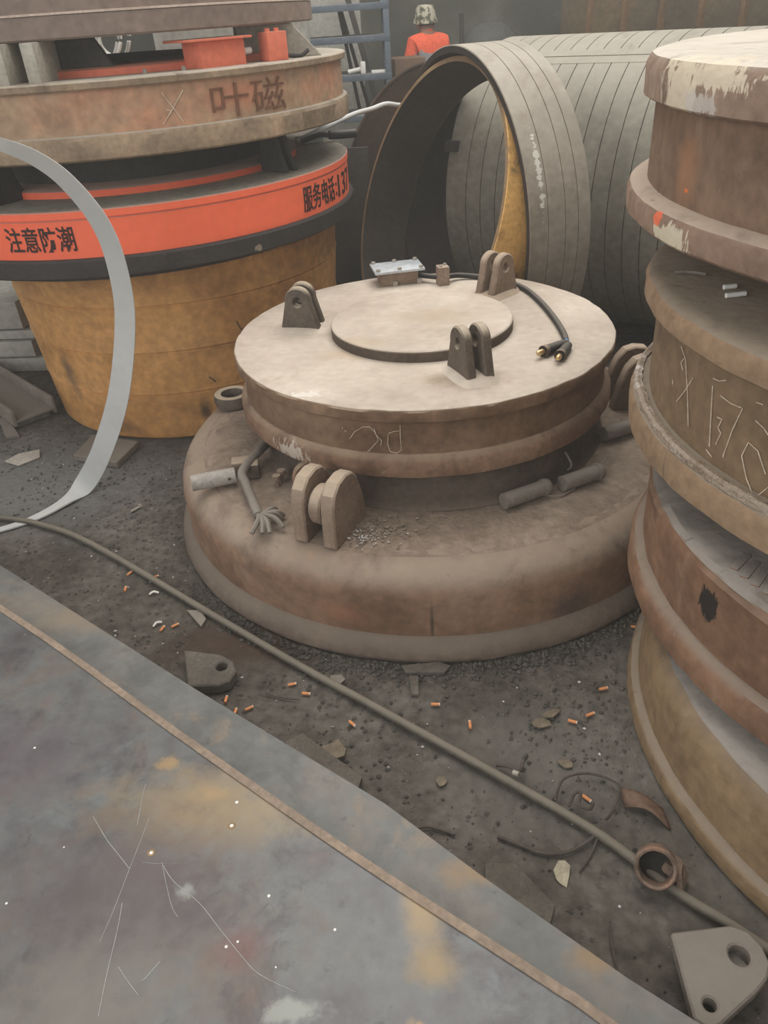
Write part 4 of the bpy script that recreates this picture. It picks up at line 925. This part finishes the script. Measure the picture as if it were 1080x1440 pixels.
t = thing('pipe_collar', 'rusty open pipe collar standing over the thin pipe', 'collar', (0.522, 0.93, 0.0))
qr = Vector((0, 0, 1)).rotation_difference(Vector((-0.30, -0.62, 0.62)).normalized()).to_euler()
lathe('sleeve', [(.034, -.022), (.040, -.026), (.043, -.018), (.0435, .022), (.040, .027), (.035, .024), (.034, -.022)], m_rust_pipe, t, n=36, jit=.0012, loc=(0, 0, 0.050), rot=qr)
lathe('bore_shade', [(0, -.024), (.035, -.024), (.035, -.020), (0, -.020)], m_hole_shade, t, n=28, loc=(0, 0, 0.050), rot=qr)  # dark disc paints in the shade inside the collar
prism('ear', lug_outline(.05, .02, .05), .014, m_rust_pipe, t, (0.055, -0.022, 0.012), (R_(-20), R_(10), R_(55)), holes=[circle2(0, .03, .008, 12)], bev=.003)
box('ear_foot', (.045, .03, .03), m_rust_pipe, t, (0.04, 0.012, 0.028), (0.2, 0.3, 0.9), bev=.006)

o = prism('lug_plate', [(0.500, 0.783), (0.619, 0.789), (0.648, 0.775), (0.662, 0.745), (0.662, 0.712), (0.645, 0.688), (0.617, 0.668), (0.53, 0.618), (0.508, 0.612), (0.488, 0.630)], 0.032, m_scrap, None, (0, 0, 0.050), axis='z',
          holes=[circle2(0.613, 0.733, 0.020, 22), circle2(0.525, 0.652, 0.0125, 16)], bev=0.004)
tag(o, 'grey pointed lug plate with two round holes at the lower right corner', 'plate')
o = box('wooden_block', (0.10, 0.09, 0.034), m_wood, None, (0.585, 0.715, 0.0155), (0, 0, 0.5), bev=0.004); tag(o, 'small wooden block hidden under the two-hole lug plate', 'block')
o = prism('lug_plate', [(-0.625, 1.718), (-0.511, 1.688), (-0.470, 1.655), (-0.455, 1.613), (-0.470, 1.575), (-0.50, 1.562), (-0.588, 1.566)], 0.036, m_soil_scrap, None, (0, 0, 0.018), axis='z',
          holes=[circle2(-0.501, 1.637, 0.017, 20)], bev=0.004)
tag(o, 'grey lug plate with one hole beside the foreground steel plate', 'plate')
# rubber sheet scrap
V = []; F = []
for i in range(9):
    u = i / 8
    for j in range(5):
        v = j / 4
        x = 0.515 + 0.085 * u; y = 1.160 - 0.055 * v - 0.065 * u
        z = 0.004 + 0.030 * math.sin(PI * min(1, u * 1.05)) * (0.6 + .4 * v)
        V.append((x, y, z))
for i in range(8):
    for j in range(4): a = i * 5 + j; F.append((a, a + 1, a + 6, a + 5))
o = link('rubber_scrap', mesh('rubber_scrap', V, F, 60), M('brown_rubber', [(106, 84, 70), (124, 100, 84)], scale=8, rough=0.8), None)
sm = o.modifiers.new('thick', 'SOLIDIFY'); sm.thickness = 0.004; sm.offset = 0
tag(o, 'curled brown rubber strip beside the bottom of the right stack', 'rubber')
WIRES = [([(0.354, 1.125, .02), (0.375, 1.165, .03), (0.401, 1.185, .028), (0.45, 1.195, .02), (0.495, 1.175, .02), (0.513, 1.145, .02), (0.477, 1.087, .02), (0.455, 1.06, .03)], .0045, 'dark wire loop lying over the thin pipe'),
         ([(0.38, 1.10, .03), (0.40, 1.13, .035), (0.414, 1.13, .034), (0.405, 1.10, .034), (0.425, 1.09, .03), (0.44, 1.11, .02)], .005, 'short knotted wire wound round the thin pipe'),
         ([(0.207, 1.053, .004), (0.25, 1.03, .006), (0.296, 1.005, .006), (0.35, 1.0, .008), (0.40, 1.02, .010), (0.425, 1.035, .012)], .006, 'dark bent wire on the dirt left of the thin pipe'),
         ([(-0.002, 1.087, .004), (0.05, 1.09, .005), (0.08, 1.08, .004), (0.111, 1.065, .004)], .004, 'short black wire beside the edge of the lower plate'),
         ([(0.44, 1.05, .02), (0.41, 1.0, .005), (0.37, 0.955, .004)], .003, 'thin dark wire reaching towards the dry leaf'),
         ([(0.235, 1.245, .01), (0.262, 1.232, .02), (0.286, 1.214, .02), (0.30, 1.24, .025)], .006, 'frayed wire bundle beside the middle of the thin pipe'),
         ([(0.405, 0.845, .004), (0.395, 0.80, .006), (0.392, 0.745, .004)], .003, 'thin upright bent wire left of the two-hole lug plate'),
         ([(-0.37, 1.55, .004), (-0.33, 1.53, .004), (-0.27, 1.515, .004)], .003, 'thin straight wire just right of the one-hole lug plate'),
         ([(-0.17, 1.50, .004), (-0.14, 1.54, .01), (-0.115, 1.57, .005)], .0025, 'thin curved wire between pipe and foreground plate')]
for p, r, lab in WIRES: tag(tube('scrap_wire', p, r * 0.75, m_wire, n=7), lab, 'wire')
o = tube('small_nut', [(0.270, 1.205, 0.03), (0.282, 1.195, 0.034)], 0.007, m_zinc, n=12, k=1); tag(o, 'tiny bright tube end on the wire bundle by the pipe', 'tube')

# cigarette butts
def butt_parts():
    a = tube_mesh('filter', [(-0.011, 0, 0), (0.011, 0, 0)], 0.0042, 10, 1); a.materials.append(m_butt)
    return a
bm_ = butt_parts()
pm_ = tube_mesh('paper', [(0.011, 0, 0), (0.0128, 0, 0)], 0.0040, 10, 1); pm_.materials.append(m_paper)
BUTTS = [(-0.902, 2.162, 60, 'farthest cigarette butt left of the thin pipe'), (-0.895, 2.074, 95, 'cigarette butt on bare dirt near the lower plate corner'), (-0.806, 2.131, 30, 'cigarette butt touching the thin pipe near the tub'),
         (-0.725, 1.856, 70, 'cigarette butt by the small grey shard'), (-0.687, 1.868, 35, 'cigarette butt right beside another near the grey shard'), (-0.48, 1.535, 85, 'cigarette butt at the tip of the one-hole lug plate'),
         (-0.411, 1.496, 30, 'cigarette butt right of the one-hole lug plate'), (-0.448, 1.486, 80, 'cigarette butt between lug plate and lower plate edge'), (-0.292, 1.344, 45, 'cigarette butt against the lower plate edge'),
         (-0.297, 1.576, 10, 'cigarette butt near the straight wire by the pipe'), (-0.255, 1.537, -10, 'cigarette butt between straight wire and thin pipe'), (-0.125, 1.417, -50, 'cigarette butt just left of the middle of the pipe'),
         (0.103, 1.464, -5, 'cigarette butt on the dirt in front of the wide magnet'), (0.188, 1.384, 88, 'upright lying cigarette butt nearest the pipe before the wide magnet'), (0.508, 1.391, 20, 'cigarette butt nearest the right stack'),
         (0.456, 1.372, -25, 'darkened cigarette butt beside the dead leaves'), (0.567, 1.478, 10, 'cigarette butt by the foot of the right stack'), (0.433, 1.138, -50, 'cigarette butt inside the wire loop'),
         (0.728, 1.715, -15, 'cigarette butt between wide magnet and right stack')]
for i, (x, y, a, lab) in enumerate(BUTTS):
    lab = 'orange ' + lab
    t = thing('cigarette_butt', lab, 'cigarette butt', (x, y, 0.0), (0, 0, R_(a)), 'cigarette butts on the floor')
    link('filter', bm_, None, t, (0, 0, 0.004)); link('paper', pm_, None, t, (0, 0, 0.004))
for x, y, a, lab in ((-0.79, 2.04, 10, 'white curled paper scrap beside the thin pipe'), (-0.745, 1.88, 40, 'white curled paper scrap by the pair of cigarette butts')):
    o = tube('paper_scrap', [(-.015, 0, .003), (0, .004, .008), (.015, 0, .003)], .0035, m_paper, n=6, loc=(x, y, 0), rot=(0, 0, R_(a))); tag(o, lab, 'paper')

# flat shards, leaves, slabs
def shard(name, pts, th, mat, lab, cat, z=0.0, rot=(0, 0, 0)):
    cx = sum(p[0] for p in pts) / len(pts); cy = sum(p[1] for p in pts) / len(pts)
    o = prism(name, [(p[0] - cx, p[1] - cy) for p in pts], th, mat, None, (cx, cy, z + th / 2), rot, axis='z', bev=0.0)
    return tag(o, lab, cat)
def blob(cx, cy, rx, ry, n=9, sd=0, rz=0.0):
    rr = random.Random(sd); out = []
    for i in range(n):
        a = 2 * PI * i / n; k = rr.uniform(0.65, 1.15)
        x, y = rx * k * math.cos(a), ry * k * math.sin(a)
        out.append((cx + x * math.cos(rz) - y * math.sin(rz), cy + x * math.sin(rz) + y * math.cos(rz)))
    return out
shard('grey_shard', [(-0.66, 1.935), (-0.615, 1.93), (-0.59, 1.885), (-0.60, 1.85)], 0.008, m_scrap, 'grey flat shard touching the thin pipe', 'shard')
shard('dry_leaf', blob(0.332, 0.955, .02, .035, 8, 3, -0.4), 0.003, M('pale_leaf', [(150, 140, 120), (186, 176, 152)], scale=20), 'pale dry leaf on the dirt below the thin pipe', 'leaf', rot=(0.2, 0.1, 0), z=.003)
shard('dry_leaf', blob(0.372, 1.372, .035, .018, 7, 4, 0.3), 0.004, m_leaf, 'brown dead leaf among butts near the right stack', 'leaf', rot=(0.1, 0.15, 0), z=.004)
shard('dry_leaf', blob(0.41, 1.40, .03, .012, 7, 5, 0.4), 0.004, m_leaf, 'narrow dead leaf touching the brown dead leaf', 'leaf', rot=(-0.1, 0.1, 0), z=.006)
shard('dry_leaf', blob(0.093, 1.214, .016, .016, 7, 6), 0.003, m_leaf, 'small rounded dead leaf on open dirt left of the pipe', 'leaf', z=.002)
shard('crumpled_paper', blob(-0.172, 1.322, .04, .035, 10, 7), 0.012, m_leaf, 'crumpled grey brown paper by the small slab', 'paper', rot=(0.12, -0.1, 0), z=.003)
shard('dry_leaf', blob(0.407, 1.241, .02, .016, 7, 9), 0.004, m_leaf, 'small brown leaf above the wire loop', 'leaf', z=.002)
shard('thin_slab', [(-0.30, 1.36), (-0.255, 1.385), (-0.10, 1.235), (-0.112, 1.195), (-0.20, 1.20)], 0.016, m_soil_scrap, 'grey weathered slab sticking out from under the lower plate', 'slab')
shard('thin_slab', [(0.17, 0.99), (0.235, 0.985), (0.30, 0.885), (0.27, 0.82), (0.15, 0.85)], 0.006, m_soil_scrap, 'flat grey slab peeking out beside the rusty plate edge', 'slab')
shard('wood_chip', [(0.02, 1.615), (0.13, 1.62), (0.16, 1.60), (0.14, 1.575), (0.03, 1.585)], 0.010, m_soil_scrap, 'splintered wood piece under the front of the wide magnet', 'wood')
shard('wood_chip', [(0.04, 1.575), (0.065, 1.57), (0.06, 1.50), (0.04, 1.505)], 0.008, m_soil_scrap, 'small upright wood chip before the wide magnet', 'wood')
shard('grey_shard', blob(-0.17, 1.58, .03, .022, 6, 12), 0.006, m_scrap, 'grey flat flake between pipe and wide magnet', 'shard')
shard('paper_scrap', [(-1.67, 3.05), (-1.60, 3.02), (-1.53, 3.09), (-1.55, 3.15), (-1.63, 3.11)], 0.004, M('pale_paper', [(176, 168, 156), (196, 188, 176)], scale=8), 'pale torn paper on the floor at the left edge', 'paper', z=.006, rot=(0.1, 0.12, 0))
t = thing('flat_board', 'grey flat board on the floor at the foot of the ochre tub', 'board', (-1.225, 3.085, 0))
prism('top', [(-0.13, -0.05), (0.09, -0.15), (0.14, 0.04), (-0.10, 0.14)], 0.03, m_scrap, t, (0, 0, 0.016), axis='z', bev=0.003)
# open steel channel at the left edge
t = thing('steel_channel', 'short open steel channel lying left of the ochre tub', 'channel', (-1.87, 3.68, 0), (0, 0, R_(-47)))
box('web', (0.85, 0.20, 0.012), m_scrap, t, (-0.12, 0, 0.04)); 
for sy in (-1, 1): box('flange', (0.85, 0.014, 0.085), m_scrap, t, (-0.12, 0.10 * sy, 0.062), bev=0.003)
box('foot', (0.06, 0.16, 0.034), m_wood, t, (0.24, 0, 0.017), bev=0.003)
o = shard('metal_strap', [(-1.88, 3.52), (-1.84, 3.53), (-1.70, 3.31), (-1.76, 3.30)], 0.012, m_scrap, 'short bent grey strap below the steel channel', 'strap')
o = shard('metal_strap', [(-1.98, 3.5), (-1.93, 3.55), (-1.82, 3.48), (-1.85, 3.43)], 0.01, m_wood, 'pale chip beside the bent grey strap', 'strap')
# low pile of grey sheets at far left
zt = 0.0
for k, (dx, dz, lab) in enumerate(((0.0, 0.09, 'lowest grey sheet of the pile left of the tub'), (-0.06, 0.10, 'second grey sheet of the pile left of the tub'), (0.02, 0.06, 'third grey sheet of the pile left of the tub'), (-0.08, 0.16, 'thick uppermost grey block of the pile left of the tub'))):
    o = box('grey_sheet', (2.2, 0.85, dz - 0.012), m_panel, None, (-2.86 + dx, 4.66, zt + dz / 2), (0, 0, R_(-6)), bev=0.006)
    tag(o, lab, 'sheet', 'pile of grey sheets'); zt += dz
    if k < 3:
        b = box('spacer_batten', (1.9, 0.05, 0.012), m_rack_dark, None, (-2.9, 4.30, zt), (0, 0, R_(-6)), bev=0); tag(b, 'dark batten between grey sheets, number %s from the floor' % ('one', 'two', 'three')[k], 'batten', 'battens in the sheet pile')
        b.location.z = zt
# screw on the floor
t = thing('loose_bolt', 'small pale bolt lying on the floor below the metal band', 'bolt', (-0.98, 2.58, 0), (0, 0, 0.9))
tube('shank', [(-.02, 0, .006), (.02, 0, .006)], .005, m_zinc, t, n=8, k=1); tube('head', [(.02, 0, .008), (.03, 0, .008)], .009, m_zinc, t, n=6, k=1)

# grit and pebbles strewn over the dirt
def strew(name, n, mat, s0, s1, lab, seed, box_=(-2.3, 1.0, 0.55, 3.9), dense=None):
    rr = random.Random(seed); V = []; F = []; c = 0
    while c < n:
        x = rr.uniform(box_[0], box_[1]); y = rr.uniform(box_[2], box_[3])
        if math.hypot(x - 0.2, y - 2.59) < 0.985 or math.hypot(x - 1.46, y - 1.264) < 0.86 or math.hypot(x + 0.92, y - 3.9) < 0.73: continue
        if y < 2.133 - 0.80 * (x + 1.312): continue
        if mnoise.noise(Vector((x * 3, y * 3, seed))) < rr.uniform(-0.7, 0.4): continue
        s = s0 + (s1 - s0) * rr.random() ** 3; b = len(V); c += 1
        for d in ((1, 0, 0), (-1, 0, 0), (0, 1, 0), (0, -1, 0), (0, 0, 1), (0, 0, -0.5)):
            q = rr.uniform(0.55, 1.35); V.append((x + d[0] * s * q, y + d[1] * s * q, -0.003 + d[2] * s * q * 0.7 + s * 0.2))
        for f in ((0, 2, 4), (2, 1, 4), (1, 3, 4), (3, 0, 4), (2, 0, 5), (1, 2, 5), (3, 1, 5), (0, 3, 5)): F.append(tuple(b + k for k in f))
    o = link(name, mesh(name, V, F, 0), mat); tag(o, lab, 'grit', kind='stuff')
strew('dark_grit', 7000, m_grit, 0.0012, 0.0085, 'dark grit and small stones strewn over the dirt floor', 1)
strew('pale_grit', 420, m_pale, 0.0012, 0.006, 'pale specks of grit strewn over the dirt floor', 2)
rr = random.Random(4); V = []; F = []
for i in range(1500):   # crumbled soil along the front of the wide magnet
    a = R_(rr.uniform(-150, -20)); r = 0.975 + abs(rr.gauss(0, 0.035)); s = rr.uniform(0.002, 0.010); b = len(V)
    x, y = 0.2 + r * math.cos(a), 2.59 + r * math.sin(a)
    for d in ((1, 0, 0), (-1, 0, 0), (0, 1, 0), (0, -1, 0), (0, 0, 1), (0, 0, -0.5)):
        q = rr.uniform(0.6, 1.3); V.append((x + d[0] * s * q, y + d[1] * s * q, -0.002 + d[2] * s * q * 0.8 + s * 0.2))
    for f in ((0, 2, 4), (2, 1, 4), (1, 3, 4), (3, 0, 4), (2, 0, 5), (1, 2, 5), (3, 1, 5), (0, 3, 5)): F.append(tuple(b + k for k in f))
o = link('soil_crumbs', mesh('soil_crumbs', V, F, 0), m_grit); tag(o, 'crumbled soil banked against the foot of the wide magnet', 'soil', kind='stuff')

# ------------------------------------------------------------------ haze at the back of the hall
hz = bpy.data.materials.new('haze'); hz.use_nodes = True
nt = hz.node_tree; nt.nodes.clear()
out = nt.nodes.new('ShaderNodeOutputMaterial'); vol = nt.nodes.new('ShaderNodeVolumeScatter')
vol.inputs['Color'].default_value = (0.92, 0.93, 0.86, 1); vol.inputs['Density'].default_value = 0.05; vol.inputs['Anisotropy'].default_value = 0.2
nt.links.new(vol.outputs[0], out.inputs['Volume'])
vol.inputs['Density'].default_value = 0.019; vol.inputs['Color'].default_value = (0.95, 0.93, 0.87, 1)
o = box('dust_haze', (20.0, 15.0, 9.0), hz, None, (0.25, 4.6, 3.9), bev=0)
tag(o, 'thin smoke and dust hanging in the air of the whole workshop', 'haze', kind='stuff')
